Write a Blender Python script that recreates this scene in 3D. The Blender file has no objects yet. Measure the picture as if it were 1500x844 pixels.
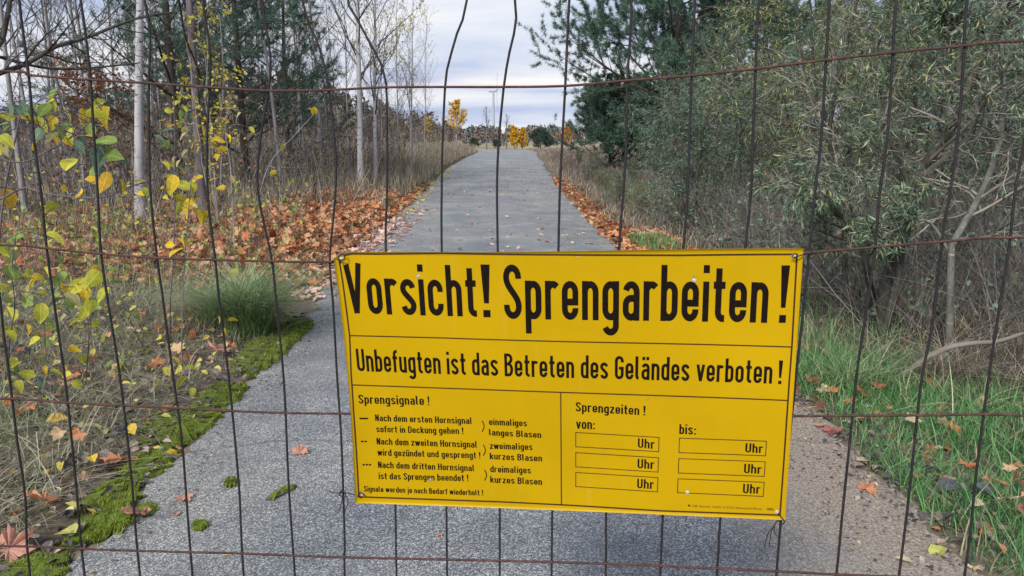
import bpy, math, random
import numpy as np
from mathutils import Vector
PI = math.pi
sc = bpy.context.scene
col = sc.collection
# ------------------------------------------------------------------ camera
F, CXP, CYP, CAMH = 1090.0, 750.0, 422.0, 1.55
PITCH = math.radians(11.3)
cam_d = bpy.data.cameras.new("camera"); cam = bpy.data.objects.new("camera", cam_d); col.objects.link(cam)
cam_d.sensor_width = 36.0; cam_d.lens = 36.0 * F / 1500.0
cam_d.clip_start = 0.05; cam_d.clip_end = 6000
cam.location = (0, 0, CAMH); cam.rotation_euler = (PI / 2 - PITCH, 0, 0)
sc.camera = cam
# ------------------------------------------------------------------ light
sc.view_settings.view_transform = 'Standard'; sc.view_settings.look = 'None'
sc.view_settings.exposure = 0.48; sc.view_settings.gamma = 1.0
sc.render.film_transparent = False
sc.cycles.max_bounces = 6; sc.cycles.diffuse_bounces = 3; sc.cycles.glossy_bounces = 2
sc.cycles.transparent_max_bounces = 8; sc.cycles.transmission_bounces = 2
SUN_EL, SUN_AZ = math.radians(38), math.radians(205)     # azimuth measured from +Y clockwise
world = bpy.data.worlds.new("World"); sc.world = world; world.use_nodes = True
nt = world.node_tree; nt.nodes.clear()
def N(t, **k):
    n = nt.nodes.new(t)
    for a, b in k.items():
        setattr(n, a, b)
    return n
def L(a, b): nt.links.new(a, b)
def ramp(node, stops, interp='LINEAR'):
    cr = node.color_ramp; cr.interpolation = interp
    while len(cr.elements) > 1: cr.elements.remove(cr.elements[-1])
    cr.elements[0].position = stops[0][0]; cr.elements[0].color = (*stops[0][1], 1)
    for p, c in stops[1:]:
        e = cr.elements.new(p); e.color = (*c, 1)
sky = N('ShaderNodeTexSky', sky_type='NISHITA', sun_disc=False, sun_elevation=SUN_EL, sun_rotation=SUN_AZ)
bg1 = N('ShaderNodeBackground'); bg1.inputs['Strength'].default_value = 0.08
L(sky.outputs[0], bg1.inputs['Color'])
tc = N('ShaderNodeTexCoord'); sx = N('ShaderNodeSeparateXYZ'); L(tc.outputs['Generated'], sx.inputs[0])
mz = N('ShaderNodeMath', operation='MAXIMUM'); L(sx.outputs['Z'], mz.inputs[0]); mz.inputs[1].default_value = 0.0
az = N('ShaderNodeMath', operation='ADD'); L(mz.outputs[0], az.inputs[0]); az.inputs[1].default_value = 0.12
dx = N('ShaderNodeMath', operation='DIVIDE'); L(sx.outputs['X'], dx.inputs[0]); L(az.outputs[0], dx.inputs[1])
dy = N('ShaderNodeMath', operation='DIVIDE'); L(sx.outputs['Y'], dy.inputs[0]); L(az.outputs[0], dy.inputs[1])
cb = N('ShaderNodeCombineXYZ'); L(dx.outputs[0], cb.inputs[0]); L(dy.outputs[0], cb.inputs[1])
mp = N('ShaderNodeMapping'); L(cb.outputs[0], mp.inputs['Vector']); mp.inputs['Location'].default_value = (3.1, 1.7, 0)
mp.inputs['Scale'].default_value = (0.42, 0.62, 1)
nz = N('ShaderNodeTexNoise'); nz.inputs['Scale'].default_value = 1.15; nz.inputs['Detail'].default_value = 7; nz.inputs['Roughness'].default_value = 0.52
nz.inputs['Distortion'].default_value = 0.35
L(mp.outputs[0], nz.inputs['Vector'])
cr = N('ShaderNodeValToRGB'); L(nz.outputs[0], cr.inputs[0])
ramp(cr, [(0.36, (0.32, 0.40, 0.63)), (0.45, (0.46, 0.53, 0.72)), (0.53, (0.58, 0.64, 0.77)), (0.61, (0.70, 0.73, 0.81)), (0.69, (0.84, 0.83, 0.84)), (0.78, (0.94, 0.91, 0.88))])
bg2 = N('ShaderNodeBackground'); bg2.inputs['Strength'].default_value = 0.86; 
# brighter, warmer cloud gap low over the horizon, as in a clearing sky
el = N('ShaderNodeMapRange', interpolation_type='SMOOTHSTEP'); L(sx.outputs['Z'], el.inputs[0]); el.inputs[1].default_value = 0.035; el.inputs[2].default_value = 0.075
el2 = N('ShaderNodeMapRange', interpolation_type='SMOOTHSTEP'); L(sx.outputs['Z'], el2.inputs[0]); el2.inputs[1].default_value = 0.075; el2.inputs[2].default_value = 0.13; el2.inputs[3].default_value = 1.0; el2.inputs[4].default_value = 0.0
em = N('ShaderNodeMath', operation='MULTIPLY'); L(el.outputs[0], em.inputs[0]); L(el2.outputs[0], em.inputs[1])
nz2 = N('ShaderNodeTexNoise'); nz2.inputs['Scale'].default_value = 2.3; nz2.inputs['Detail'].default_value = 5; L(mp.outputs[0], nz2.inputs['Vector'])
em2 = N('ShaderNodeMath', operation='MULTIPLY_ADD'); L(nz2.outputs[0], em2.inputs[0]); em2.inputs[1].default_value = 2.6; em2.inputs[2].default_value = -0.75; em2.use_clamp = True
em3 = N('ShaderNodeMath', operation='MULTIPLY', use_clamp=True); L(em.outputs[0], em3.inputs[0]); L(em2.outputs[0], em3.inputs[1])
cmx = N('ShaderNodeMix', data_type='RGBA'); L(em3.outputs[0], cmx.inputs[0]); L(cr.outputs[0], cmx.inputs[6]); cmx.inputs[7].default_value = (0.92, 0.87, 0.84, 1)
L(cmx.outputs[2], bg2.inputs['Color'])
mx = N('ShaderNodeMixShader'); mx.inputs[0].default_value = 0.93
L(bg1.outputs[0], mx.inputs[1]); L(bg2.outputs[0], mx.inputs[2])
ow = N('ShaderNodeOutputWorld'); L(mx.outputs[0], ow.inputs['Surface'])
sun_d = bpy.data.lights.new("sun", 'SUN'); sun_d.energy = 3.0; sun_d.angle = math.radians(13); sun_d.color = (1, 0.95, 0.88)
sun = bpy.data.objects.new("sun", sun_d); col.objects.link(sun); sun.location = (0, 0, 30)
sdir = Vector((math.sin(SUN_AZ) * math.cos(SUN_EL), math.cos(SUN_AZ) * math.cos(SUN_EL), math.sin(SUN_EL)))
sun.rotation_euler = (-sdir).to_track_quat('-Z', 'Y').to_euler()
# ------------------------------------------------------------------ helpers
rng = np.random.default_rng(7)
random.seed(7)
_by = np.array([-20, 12, 22, 32, 56, 66, 82, 110, 170, 260, 600, 3000.])
_bz = np.array([0, 0, .14, .34, .70, .66, .30, .05, .10, .60, 1.6, 4.])
def hgt(x, y):
    x = np.asarray(x, float); y = np.asarray(y, float)
    z = np.interp(y, _by, _bz)
    off = np.clip(np.abs(x) - 2.6, 0, None)
    bump = 0.05 * np.sin(x * 1.7 + 1) * np.cos(y * 1.1) + 0.035 * np.sin(x * 4.1) * np.sin(y * 3.3 + 2)
    z = z + bump * np.clip(off / 1.2, 0, 1) + 0.03 * np.clip(off, 0, 3)
    z = z + 9.5 * np.exp(-((x + 40) / 19) ** 2 - ((y - 125) / 34) ** 2)
    return z
CP, SP = math.cos(PITCH), math.sin(PITCH)
def ray(px, py):
    u, v = (px - CXP) / F, (py - CYP) / F
    return np.array([u, CP - v * SP, -SP - v * CP])
def at(px, py, Y):
    d = ray(px, py); return np.array([d[0], d[1], d[2]]) * (Y / d[1]) + np.array([0, 0, CAMH])
def gp(px, py):
    d = ray(px, py); lo, hi = 1.0, 400.0
    def f(Y):
        p = at(px, py, Y); return p[2] - float(hgt(p[0], p[1]))
    Y = 1.0; prev = f(1.0)
    while Y < 400:
        Y2 = Y * 1.04; v = f(Y2)
        if v <= 0:
            lo, hi = Y, Y2
            for _ in range(25):
                m = (lo + hi) / 2
                if f(m) > 0: lo = m
                else: hi = m
            p = at(px, py, hi); return p
        Y = Y2
    return at(px, py, 60)
def meshdata(name, V, faces, mats, midx=None, smooth=False):
    """faces: list of int arrays (n,k)."""
    me = bpy.data.meshes.new(name)
    V = np.ascontiguousarray(V, dtype=np.float32)
    me.vertices.add(len(V)); me.vertices.foreach_set('co', V.ravel())
    faces = [np.asarray(f, dtype=np.int32) for f in faces if len(f)]
    loops = np.concatenate([f.ravel() for f in faces])
    sizes = np.concatenate([np.full(len(f), f.shape[1], dtype=np.int32) for f in faces])
    starts = np.concatenate([[0], np.cumsum(sizes)[:-1]]).astype(np.int32)
    me.loops.add(len(loops)); me.loops.foreach_set('vertex_index', loops)
    me.polygons.add(len(sizes)); me.polygons.foreach_set('loop_start', starts); me.polygons.foreach_set('loop_total', sizes)
    for m in (mats if isinstance(mats, (list, tuple)) else [mats]): me.materials.append(m)
    if midx is not None: me.polygons.foreach_set('material_index', np.asarray(midx, dtype=np.int32))
    me.polygons.foreach_set('use_smooth', np.full(len(sizes), bool(smooth)))
    me.update(calc_edges=True)
    return me
def obj(name, me, parent=None, loc=None, **props):
    o = bpy.data.objects.new(name, me); col.objects.link(o)
    if parent is not None: o.parent = parent
    if loc is not None: o.location = tuple(float(c) for c in loc)
    for k, v in props.items(): o[k] = v
    return o
def thing(name, label, cat, loc=(0, 0, 0), group=None, rz=0.0, scale=1.0):
    o = bpy.data.objects.new(name, None); col.objects.link(o); o.empty_display_size = 0.2
    o.location = tuple(float(c) for c in loc); o.rotation_euler = (0, 0, rz); o.scale = (scale,) * 3
    o['label'] = label; o['category'] = cat
    if group: o['group'] = group
    return o
def copy_tree(root, loc, rz=0.0, scale=1.0, label=None, tilt=(0, 0)):
    r = root.copy(); col.objects.link(r)
    r.location = tuple(float(c) for c in loc); r.rotation_euler = (tilt[0], tilt[1], rz); r.scale = (scale,) * 3
    if label: r['label'] = label
    for ch in root.children:
        c = ch.copy(); col.objects.link(c); c.parent = r
    return r
class MB:
    def __init__(s): s.V = []; s.F = {}; s.n = 0
    def add(s, V, F, m=0):
        V = np.asarray(V, float).reshape(-1, 3); F = np.asarray(F, int)
        s.F.setdefault((F.shape[1], m), []).append(F + s.n); s.V.append(V); s.n += len(V)
    def mesh(s, name, mats, smooth=False):
        fs, mi = [], []
        for (k, m), l in s.F.items():
            a = np.concatenate(l); fs.append(a); mi.append(np.full(len(a), m))
        return meshdata(name, np.concatenate(s.V), fs, mats, np.concatenate(mi), smooth)
def norm(a): return a / np.maximum(np.linalg.norm(a, axis=-1, keepdims=True), 1e-9)
def tubes(P, R, S=5):
    """P (N,K,3), R (N,K) -> verts, quads"""
    P = np.asarray(P, float); R = np.asarray(R, float)
    if P.ndim == 2: P = P[None]; R = R[None]
    Nn, K, _ = P.shape
    T = norm(np.gradient(P, axis=1))
    m = norm(P[:, -1] - P[:, 0])
    ref = np.where(np.abs(m[:, 2:3]) > 0.8, np.array([[1, 0.13, 0]]), np.array([[0.07, 0.05, 1]]))
    A = norm(np.cross(T, ref[:, None, :])); B = np.cross(T, A)
    a = np.arange(S) * 2 * PI / S
    ring = A[:, :, None, :] * np.cos(a)[None, None, :, None] + B[:, :, None, :] * np.sin(a)[None, None, :, None]
    V = P[:, :, None, :] + ring * R[:, :, None, None]
    base = (np.arange(Nn) * K * S)[:, None, None] + (np.arange(K - 1) * S)[None, :, None]
    j = np.arange(S)[None, None, :]; j2 = (j + 1) % S
    Q = np.stack([base + j, base + j2, base + S + j2, base + S + j], -1).reshape(-1, 4)
    return V.reshape(-1, 3), Q
def tubemesh(name, P, R, S, mat, smooth=True, caps=False):
    b = MB(); V, Q = tubes(P, R, S); b.add(V, Q)
    if caps:
        K = len(P) if np.asarray(P).ndim == 2 else P.shape[1]
        b.F.setdefault((S, 0), []).append(np.array([list(range(S))[::-1], [len(V) - S + i for i in range(S)]]))
    return b.mesh(name, mat, smooth)
def resample(pts, K, wob=0.0, r=None):
    pts = np.asarray(pts, float); d = np.concatenate([[0], np.cumsum(np.linalg.norm(np.diff(pts, axis=0), axis=1))])
    # catmull-rom through the points
    t = np.linspace(0, d[-1], K); out = np.empty((K, pts.shape[1]))
    ext = np.vstack([2 * pts[0] - pts[1], pts, 2 * pts[-1] - pts[-2]])
    for i, tt in enumerate(t):
        k = min(max(np.searchsorted(d, tt) - 1, 0), len(pts) - 2)
        s = (tt - d[k]) / max(d[k + 1] - d[k], 1e-9)
        p0, p1, p2, p3 = ext[k], ext[k + 1], ext[k + 2], ext[k + 3]
        out[i] = 0.5 * (2 * p1 + (p2 - p0) * s + (2 * p0 - 5 * p1 + 4 * p2 - p3) * s * s + (3 * p1 - p0 - 3 * p2 + p3) * s ** 3)
    if wob: out += (r or rng).normal(0, wob, out.shape) * np.linspace(0, 1, K)[:, None]
    return out
def rmat(nrm, spin):
    """local z -> nrm, spun about it. (N,3),(N,) -> (N,3,3) columns x,y,z"""
    z = norm(nrm); h = np.where(np.abs(z[:, 2:3]) > 0.95, np.array([[1., 0, 0]]), np.array([[0, 0, 1.]]))
    x = norm(np.cross(h, z)); y = np.cross(z, x)
    c, s = np.cos(spin)[:, None], np.sin(spin)[:, None]
    x2 = x * c + y * s; y2 = -x * s + y * c
    return np.stack([x2, y2, z], -1)
def dirmat(d, roll, r=None):
    """local x -> d"""
    x = norm(d); h = np.where(np.abs(x[:, 2:3]) > 0.95, np.array([[1., 0, 0]]), np.array([[0, 0, 1.]]))
    y = norm(np.cross(h, x)); z = np.cross(x, y)
    c, s = np.cos(roll)[:, None], np.sin(roll)[:, None]
    return np.stack([x, y * c + z * s, -y * s + z * c], -1)
def scatter(b, TV, TF, pos, M, s, m=0, jit=0.0):
    TV = np.asarray(TV, float); TF = np.asarray(TF, int); n = len(pos)
    s = np.broadcast_to(np.asarray(s, float), (n,))
    V = np.einsum('nij,kj->nki', M, TV) * s[:, None, None] + np.asarray(pos)[:, None, :]
    if jit: V = V + rng.normal(0, 1, V.shape) * (jit * s)[:, None, None]
    Fc = (TF[None] + (np.arange(n) * len(TV))[:, None, None]).reshape(-1, TF.shape[1])
    b.add(V.reshape(-1, 3), Fc, m)
# ------------------------------------------------------------------ materials
def mat(name, rough=0.8, spec=0.3):
    m = bpy.data.materials.new(name); m.use_nodes = True
    t = m.node_tree; b = t.nodes['Principled BSDF']
    b.inputs['Roughness'].default_value = rough; b.inputs['Specular IOR Level'].default_value = spec
    return m, t, b
def nn(t, typ, ins=None, **k):
    n = t.nodes.new(typ)
    for a, v in k.items(): setattr(n, a, v)
    for a, v in (ins or {}).items():
        if isinstance(v, bpy.types.NodeSocket): t.links.new(v, n.inputs[a])
        else: n.inputs[a].default_value = v
    return n
def rampn(t, fac, stops, interp='LINEAR'):
    n = nn(t, 'ShaderNodeValToRGB'); t.links.new(fac, n.inputs[0]); ramp(n, stops, interp); return n.outputs[0]
def noise(t, scale, detail=4, rough=0.55, vec=None, dist=0.0):
    n = nn(t, 'ShaderNodeTexNoise', {'Scale': scale, 'Detail': detail, 'Roughness': rough, 'Distortion': dist})
    if vec is None: vec = nn(t, 'ShaderNodeNewGeometry').outputs['Position']
    t.links.new(vec, n.inputs['Vector']); return n.outputs[0]
def mix(t, a, b, fac, mode='MIX'):
    n = nn(t, 'ShaderNodeMix', data_type='RGBA', blend_type=mode)
    for k, v in ((0, fac), (6, a), (7, b)):
        if isinstance(v, bpy.types.NodeSocket): t.links.new(v, n.inputs[k])
        elif k == 0: n.inputs[0].default_value = v
        else: n.inputs[k].default_value = (*v, 1)
    return n.outputs[2]
def bump(t, b, h, strength=0.3, dist=0.01):
    n = nn(t, 'ShaderNodeBump', {'Strength': strength, 'Distance': dist, 'Height': h}); t.links.new(n.outputs[0], b.inputs['Normal'])
def leafmat(name, stops, rough=0.55, trans=0.35, spots=None):
    """each leaf its own colour, thin and a little translucent"""
    m, t, b = mat(name, rough, 0.35)
    g = nn(t, 'ShaderNodeNewGeometry')
    c = rampn(t, g.outputs['Random Per Island'], stops)
    if spots:
        nz_ = noise(t, spots[0], 3, 0.6); f = rampn(t, nz_, [(spots[1], (0, 0, 0)), (spots[1] + 0.1, (1, 1, 1))])
        c = mix(t, c, spots[2], f)
    t.links.new(c, b.inputs['Base Color'])
    if trans:
        tr = nn(t, 'ShaderNodeBsdfTranslucent'); t.links.new(c, tr.inputs['Color'])
        ms = nn(t, 'ShaderNodeMixShader'); ms.inputs[0].default_value = trans
        t.links.new(b.outputs[0], ms.inputs[1]); t.links.new(tr.outputs[0], ms.inputs[2])
        t.links.new(ms.outputs[0], t.nodes['Material Output'].inputs['Surface'])
    return m
def hue_by_shrub(m, lo, hi):
    t = m.node_tree; bs = t.nodes['Principled BSDF']; src = bs.inputs['Base Color'].links[0].from_socket
    c = mix(t, src, rampn(t, nn(t, 'ShaderNodeObjectInfo').outputs['Random'], [(0, lo), (0.5, (1, 1, 1)), (1, hi)]), 1.0, 'MULTIPLY')
    for l_ in [l_ for l_ in t.links if l_.from_socket == src and l_.to_node.type in ('BSDF_PRINCIPLED', 'BSDF_TRANSLUCENT')]: t.links.new(c, l_.to_socket)
def plainmat(name, c, rough=0.7, var=0.25, scale=20, spec=0.3, bm=0.0):
    m, t, b = mat(name, rough, spec)
    n_ = noise(t, scale, 5)
    lo = tuple(x * (1 - var) for x in c); hi = tuple(min(1, x * (1 + var)) for x in c)
    t.links.new(rampn(t, n_, [(0.3, lo), (0.7, hi)]), b.inputs['Base Color'])
    if bm: bump(t, b, n_, bm, 0.01)
    return m
def barkmat(name, light, dark, sc_=9, amt=0.5, marks=None):
    m, t, b = mat(name, 0.85, 0.15)
    tcn = nn(t, 'ShaderNodeTexCoord').outputs['Object']
    mpn = nn(t, 'ShaderNodeMapping', {'Scale': (1, 1, 0.22)}); t.links.new(tcn, mpn.inputs['Vector'])
    n_ = noise(t, sc_, 6, 0.65, mpn.outputs[0])
    c = rampn(t, n_, [(0.5 - amt / 4, dark), (0.5 + amt / 4, light)])
    if marks:
        mp2 = nn(t, 'ShaderNodeMapping', {'Scale': (1, 1, 3.5)}); t.links.new(tcn, mp2.inputs['Vector'])
        n2 = noise(t, 6, 3, 0.7, mp2.outputs[0])
        c = mix(t, c, marks, rampn(t, n2, [(0.60, (0, 0, 0)), (0.66, (1, 1, 1))]))
    t.links.new(c, b.inputs['Base Color']); bump(t, b, n_, 0.5, 0.01)
    return m
M = {}
M['white_bark'] = barkmat('white_bark', (0.50, 0.49, 0.50), (0.34, 0.33, 0.34), 7, 0.6, (0.05, 0.045, 0.045))
M['grey_bark'] = barkmat('grey_bark', (0.34, 0.33, 0.34), (0.19, 0.18, 0.185), 9, 0.6)
M['dark_bark'] = barkmat('dark_bark', (0.20, 0.17, 0.18), (0.08, 0.065, 0.068), 10, 0.6)
M['pine_bark'] = barkmat('pine_bark', (0.10, 0.075, 0.06), (0.035, 0.03, 0.028), 12, 0.6)
M['mossy_bark'] = barkmat('mossy_bark', (0.10, 0.095, 0.075), (0.028, 0.026, 0.024), 14, 0.6, (0.09, 0.10, 0.05))
M['lichen_bark'] = barkmat('lichen_bark', (0.21, 0.21, 0.185), (0.075, 0.07, 0.062), 14, 0.6, (0.30, 0.32, 0.25))
M['twig'] = leafmat('twig', [(0, (0.035, 0.028, 0.027)), (0.6, (0.09, 0.078, 0.075)), (1, (0.30, 0.27, 0.26))], 0.85, 0)
M['pale_twig'] = leafmat('pale_twig', [(0, (0.07, 0.058, 0.05)), (0.5, (0.16, 0.14, 0.12)), (1, (0.40, 0.36, 0.32))], 0.85, 0)
M['needles'] = leafmat('needles', [(0, (0.035, 0.08, 0.058)), (0.5, (0.075, 0.15, 0.105)), (1, (0.17, 0.26, 0.18))], 0.6, 0.2)
M['far_needles'] = leafmat('far_needles', [(0, (0.03, 0.055, 0.045)), (1, (0.08, 0.12, 0.09))], 0.7, 0.15)
M['willow'] = leafmat('willow', [(0, (0.03, 0.06, 0.035)), (0.4, (0.08, 0.14, 0.08)), (0.72, (0.18, 0.26, 0.15)), (0.9, (0.40, 0.48, 0.33)), (0.96, (0.46, 0.46, 0.20)), (1, (0.40, 0.30, 0.12))], 0.5, 0.3); hue_by_shrub(M['willow'], (1.35, 1.15, 0.75), (0.72, 0.95, 1.1))
M['yellow_small'] = leafmat('yellow_small', [(0, (0.48, 0.36, 0.03)), (0.6, (0.62, 0.50, 0.07)), (1, (0.45, 0.48, 0.10))], 0.55, 0.35)
M['gold'] = leafmat('gold', [(0, (0.60, 0.32, 0.02)), (0.5, (0.75, 0.46, 0.03)), (1, (0.80, 0.58, 0.06))], 0.6, 0.4)
M['orange_far'] = leafmat('orange_far', [(0, (0.50, 0.20, 0.03)), (1, (0.72, 0.38, 0.05))], 0.6, 0.4)
M['brown_leaf'] = leafmat('brown_leaf', [(0, (0.12, 0.05, 0.03)), (0.6, (0.24, 0.11, 0.055)), (1, (0.36, 0.2, 0.08))], 0.7, 0.25)
M['litter'] = leafmat('litter', [(0, (0.12, 0.06, 0.04)), (0.18, (0.30, 0.10, 0.05)), (0.3, (0.52, 0.17, 0.07)), (0.55, (0.60, 0.27, 0.115)), (0.8, (0.58, 0.37, 0.24)), (0.93, (0.55, 0.42, 0.18)), (1, (0.25, 0.16, 0.12))], 0.6, 0.2)
M['litter_pink'] = leafmat('litter_pink', [(0, (0.36, 0.20, 0.16)), (0.5, (0.60, 0.38, 0.31)), (1, (0.72, 0.52, 0.45))], 0.6, 0.15)
M['litter_dark'] = leafmat('litter_dark', [(0, (0.045, 0.04, 0.045)), (0.5, (0.13, 0.11, 0.11)), (0.8, (0.26, 0.22, 0.19)), (1, (0.42, 0.34, 0.25))], 0.6, 0.0)
M['litter_yellow'] = leafmat('litter_yellow', [(0, (0.55, 0.42, 0.08)), (0.5, (0.55, 0.52, 0.14)), (1, (0.62, 0.56, 0.30))], 0.6, 0.2)
M['dry_grass'] = leafmat('dry_grass', [(0, (0.08, 0.07, 0.045)), (0.5, (0.26, 0.235, 0.155)), (1, (0.62, 0.57, 0.41))], 0.7, 0.25)
M['heath'] = leafmat('heath', [(0, (0.11, 0.08, 0.065)), (0.5, (0.25, 0.19, 0.15)), (1, (0.46, 0.39, 0.31))], 0.8, 0.2)
M['green_grass'] = leafmat('green_grass', [(0, (0.03, 0.10, 0.035)), (0.5, (0.09, 0.28, 0.08)), (0.8, (0.22, 0.46, 0.16)), (0.9, (0.40, 0.40, 0.24)), (1, (0.42, 0.36, 0.22))], 0.5, 0.3)
M['sedge'] = leafmat('sedge', [(0, (0.06, 0.12, 0.05)), (0.5, (0.17, 0.28, 0.11)), (1, (0.48, 0.54, 0.30))], 0.5, 0.3)
M['moss'] = leafmat('moss', [(0, (0.035, 0.07, 0.010)), (0.5, (0.15, 0.21, 0.018)), (0.85, (0.27, 0.33, 0.035)), (1, (0.40, 0.42, 0.09))], 0.9, 0.15, (11, 0.53, (0.09, 0.085, 0.035)))
# ------------------------------------------------------------------ ground and road
XL_PX = [(40, 844 + 500), (85, 844), (150, 790), (232, 700), (330, 600), (383, 545), (432, 492), (462, 452), (478, 400), (545, 345), (600, 300), (621, 280), (643, 260), (661, 243), (683, 231), (700, 223.5)]
XR_PX = [(1640, 960), (1440, 844), (1335, 742), (1235, 650), (1190, 600), (1080, 500), (985, 425), (912, 363), (884, 338), (848, 303), (821, 273), (801, 250), (784, 223.5)]
ge = np.array([gp(*p)[:2] for p in XL_PX[1:]]); re_ = np.array([gp(*p)[:2] for p in XR_PX[1:]])
def xl(y): return np.interp(y, np.r_[-30, ge[:, 1], 90, 200], np.r_[-1.7, ge[:, 0], ge[-1, 0] - 1.5, ge[-1, 0] - 1.5])
def xr(y): return np.interp(y, np.r_[-30, re_[:, 1], 90, 200], np.r_[1.75, re_[:, 0], re_[-1, 0] - 1, re_[-1, 0] - 1])
def grid_mesh(name, xs, ys, m, zoff=0.0):
    X, Y = np.meshgrid(xs, ys); Z = hgt(X, Y) + zoff
    V = np.stack([X, Y, Z], -1).reshape(-1, 3); nx, ny = len(xs), len(ys)
    i, j = np.meshgrid(np.arange(nx - 1), np.arange(ny - 1)); a = (j * nx + i).ravel()
    return meshdata(name, V, [np.stack([a, a + 1, a + nx + 1, a + nx], -1)], m, smooth=True)
gm, t, b = mat('soil', 0.95, 0.1)
pos = nn(t, 'ShaderNodeNewGeometry').outputs['Position']
n1 = noise(t, 3.0, 8, 0.7, pos); n2 = noise(t, 0.05, 3, 0.5, pos)
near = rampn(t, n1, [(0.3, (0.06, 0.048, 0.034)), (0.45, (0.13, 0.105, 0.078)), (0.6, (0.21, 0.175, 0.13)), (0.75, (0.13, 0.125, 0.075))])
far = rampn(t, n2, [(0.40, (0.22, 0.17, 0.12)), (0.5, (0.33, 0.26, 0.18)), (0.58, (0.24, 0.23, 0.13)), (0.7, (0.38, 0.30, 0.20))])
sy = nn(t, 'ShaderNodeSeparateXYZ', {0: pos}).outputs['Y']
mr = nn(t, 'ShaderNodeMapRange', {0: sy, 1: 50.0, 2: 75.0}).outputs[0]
xa = nn(t, 'ShaderNodeMath', {0: nn(t, 'ShaderNodeSeparateXYZ', {0: pos}).outputs['X']}, operation='ABSOLUTE').outputs[0]
mould = nn(t, 'ShaderNodeMapRange', {0: xa, 1: 2.1, 2: 2.9}).outputs[0]
near = mix(t, near, rampn(t, n1, [(0.3, (0.03, 0.024, 0.018)), (0.6, (0.08, 0.065, 0.045))]), mould)
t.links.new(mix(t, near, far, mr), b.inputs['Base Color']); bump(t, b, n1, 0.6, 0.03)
xs = np.unique(np.r_[-2500, -900, -400, -200, np.linspace(-120, -20, 26), np.linspace(-20, -6, 29), np.linspace(-6, 6, 81), np.linspace(6, 20, 29), np.linspace(20, 120, 20), 200, 400, 900, 2500])
ys = np.unique(np.r_[-40, -10, np.linspace(-5, 12, 100), np.linspace(12, 30, 60), np.linspace(30, 70, 60), np.linspace(70, 220, 50), 300, 400, 600, 1000, 1800, 3500])
ground = obj('ground', grid_mesh('ground', xs, ys, gm, -0.012), kind='structure')
# asphalt
am, t, b = mat('asphalt', 0.62, 0.5)
pos = nn(t, 'ShaderNodeNewGeometry').outputs['Position']
vor = nn(t, 'ShaderNodeTexVoronoi', {'Scale': 215.0, 'Randomness': 1.0}); t.links.new(pos, vor.inputs['Vector'])
vc = nn(t, 'ShaderNodeSeparateColor', {0: vor.outputs['Color']}).outputs[0]
grain = rampn(t, vc, [(0.0, (0.05, 0.053, 0.056)), (0.42, (0.14, 0.145, 0.15)), (0.72, (0.27, 0.275, 0.275)), (0.95, (0.56, 0.56, 0.55))])
smooth_ = rampn(t, noise(t, 1.1, 4, 0.6, pos), [(0.38, (0.0, 0.0, 0.0)), (0.62, (0.28, 0.28, 0.28))]); grain = mix(t, grain, (0.185, 0.19, 0.19), smooth_)
fine = noise(t, 420, 2, 0.6, pos); med = noise(t, 3.2, 5, 0.6, pos); big = noise(t, 0.8, 4, 0.55, pos)
grain = mix(t, grain, rampn(t, fine, [(0.35, (0.4, 0.4, 0.4)), (0.65, (1.5, 1.5, 1.5))]), 0.8, 'MULTIPLY')
grain = mix(t, grain, rampn(t, big, [(0.35, (0.74, 0.78, 0.84)), (0.5, (0.95, 0.96, 0.96)), (0.65, (1.18, 1.15, 1.07))]), 1.0, 'MULTIPLY')
grain = mix(t, grain, rampn(t, med, [(0.35, (0.88, 0.88, 0.88)), (0.65, (1.08, 1.08, 1.08))]), 1.0, 'MULTIPLY')
# sandy dirt washed over the right edge
s3 = nn(t, 'ShaderNodeSeparateXYZ', {0: pos})
ydep = nn(t, 'ShaderNodeMapRange', {0: s3.outputs['Y'], 1: 3.6, 2: 8.0, 3: 0.0, 4: 1.1}).outputs[0]
xw = nn(t, 'ShaderNodeMath', {0: s3.outputs['X'], 1: ydep}, operation='SUBTRACT').outputs[0]
edge = nn(t, 'ShaderNodeMapRange', {0: xw, 1: 0.6, 2: 1.55, 3: 0.0, 4: 1.3}).outputs[0]
wob = nn(t, 'ShaderNodeMath', {0: noise(t, 2.2, 6, 0.7, pos), 1: 0.5}, operation='SUBTRACT').outputs[0]
wob2 = nn(t, 'ShaderNodeMath', {0: wob, 1: 3.4}, operation='MULTIPLY').outputs[0]
ef = nn(t, 'ShaderNodeMath', {0: edge, 1: wob2}, operation='ADD', use_clamp=True).outputs[0]
ef = nn(t, 'ShaderNodeMath', {0: ef, 1: edge}, operation='MULTIPLY', use_clamp=True).outputs[0]
dirt = rampn(t, noise(t, 95, 6, 0.75, pos), [(0.35, (0.09, 0.07, 0.055)), (0.5, (0.25, 0.205, 0.16)), (0.66, (0.50, 0.435, 0.36))])
c = mix(t, grain, dirt, ef)
dkn = noise(t, 9, 6, 0.75, pos)
c = mix(t, c, (0.045, 0.04, 0.03), rampn(t, dkn, [(0.68, (0, 0, 0)), (0.8, (0.5, 0.5, 0.5))]))
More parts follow.
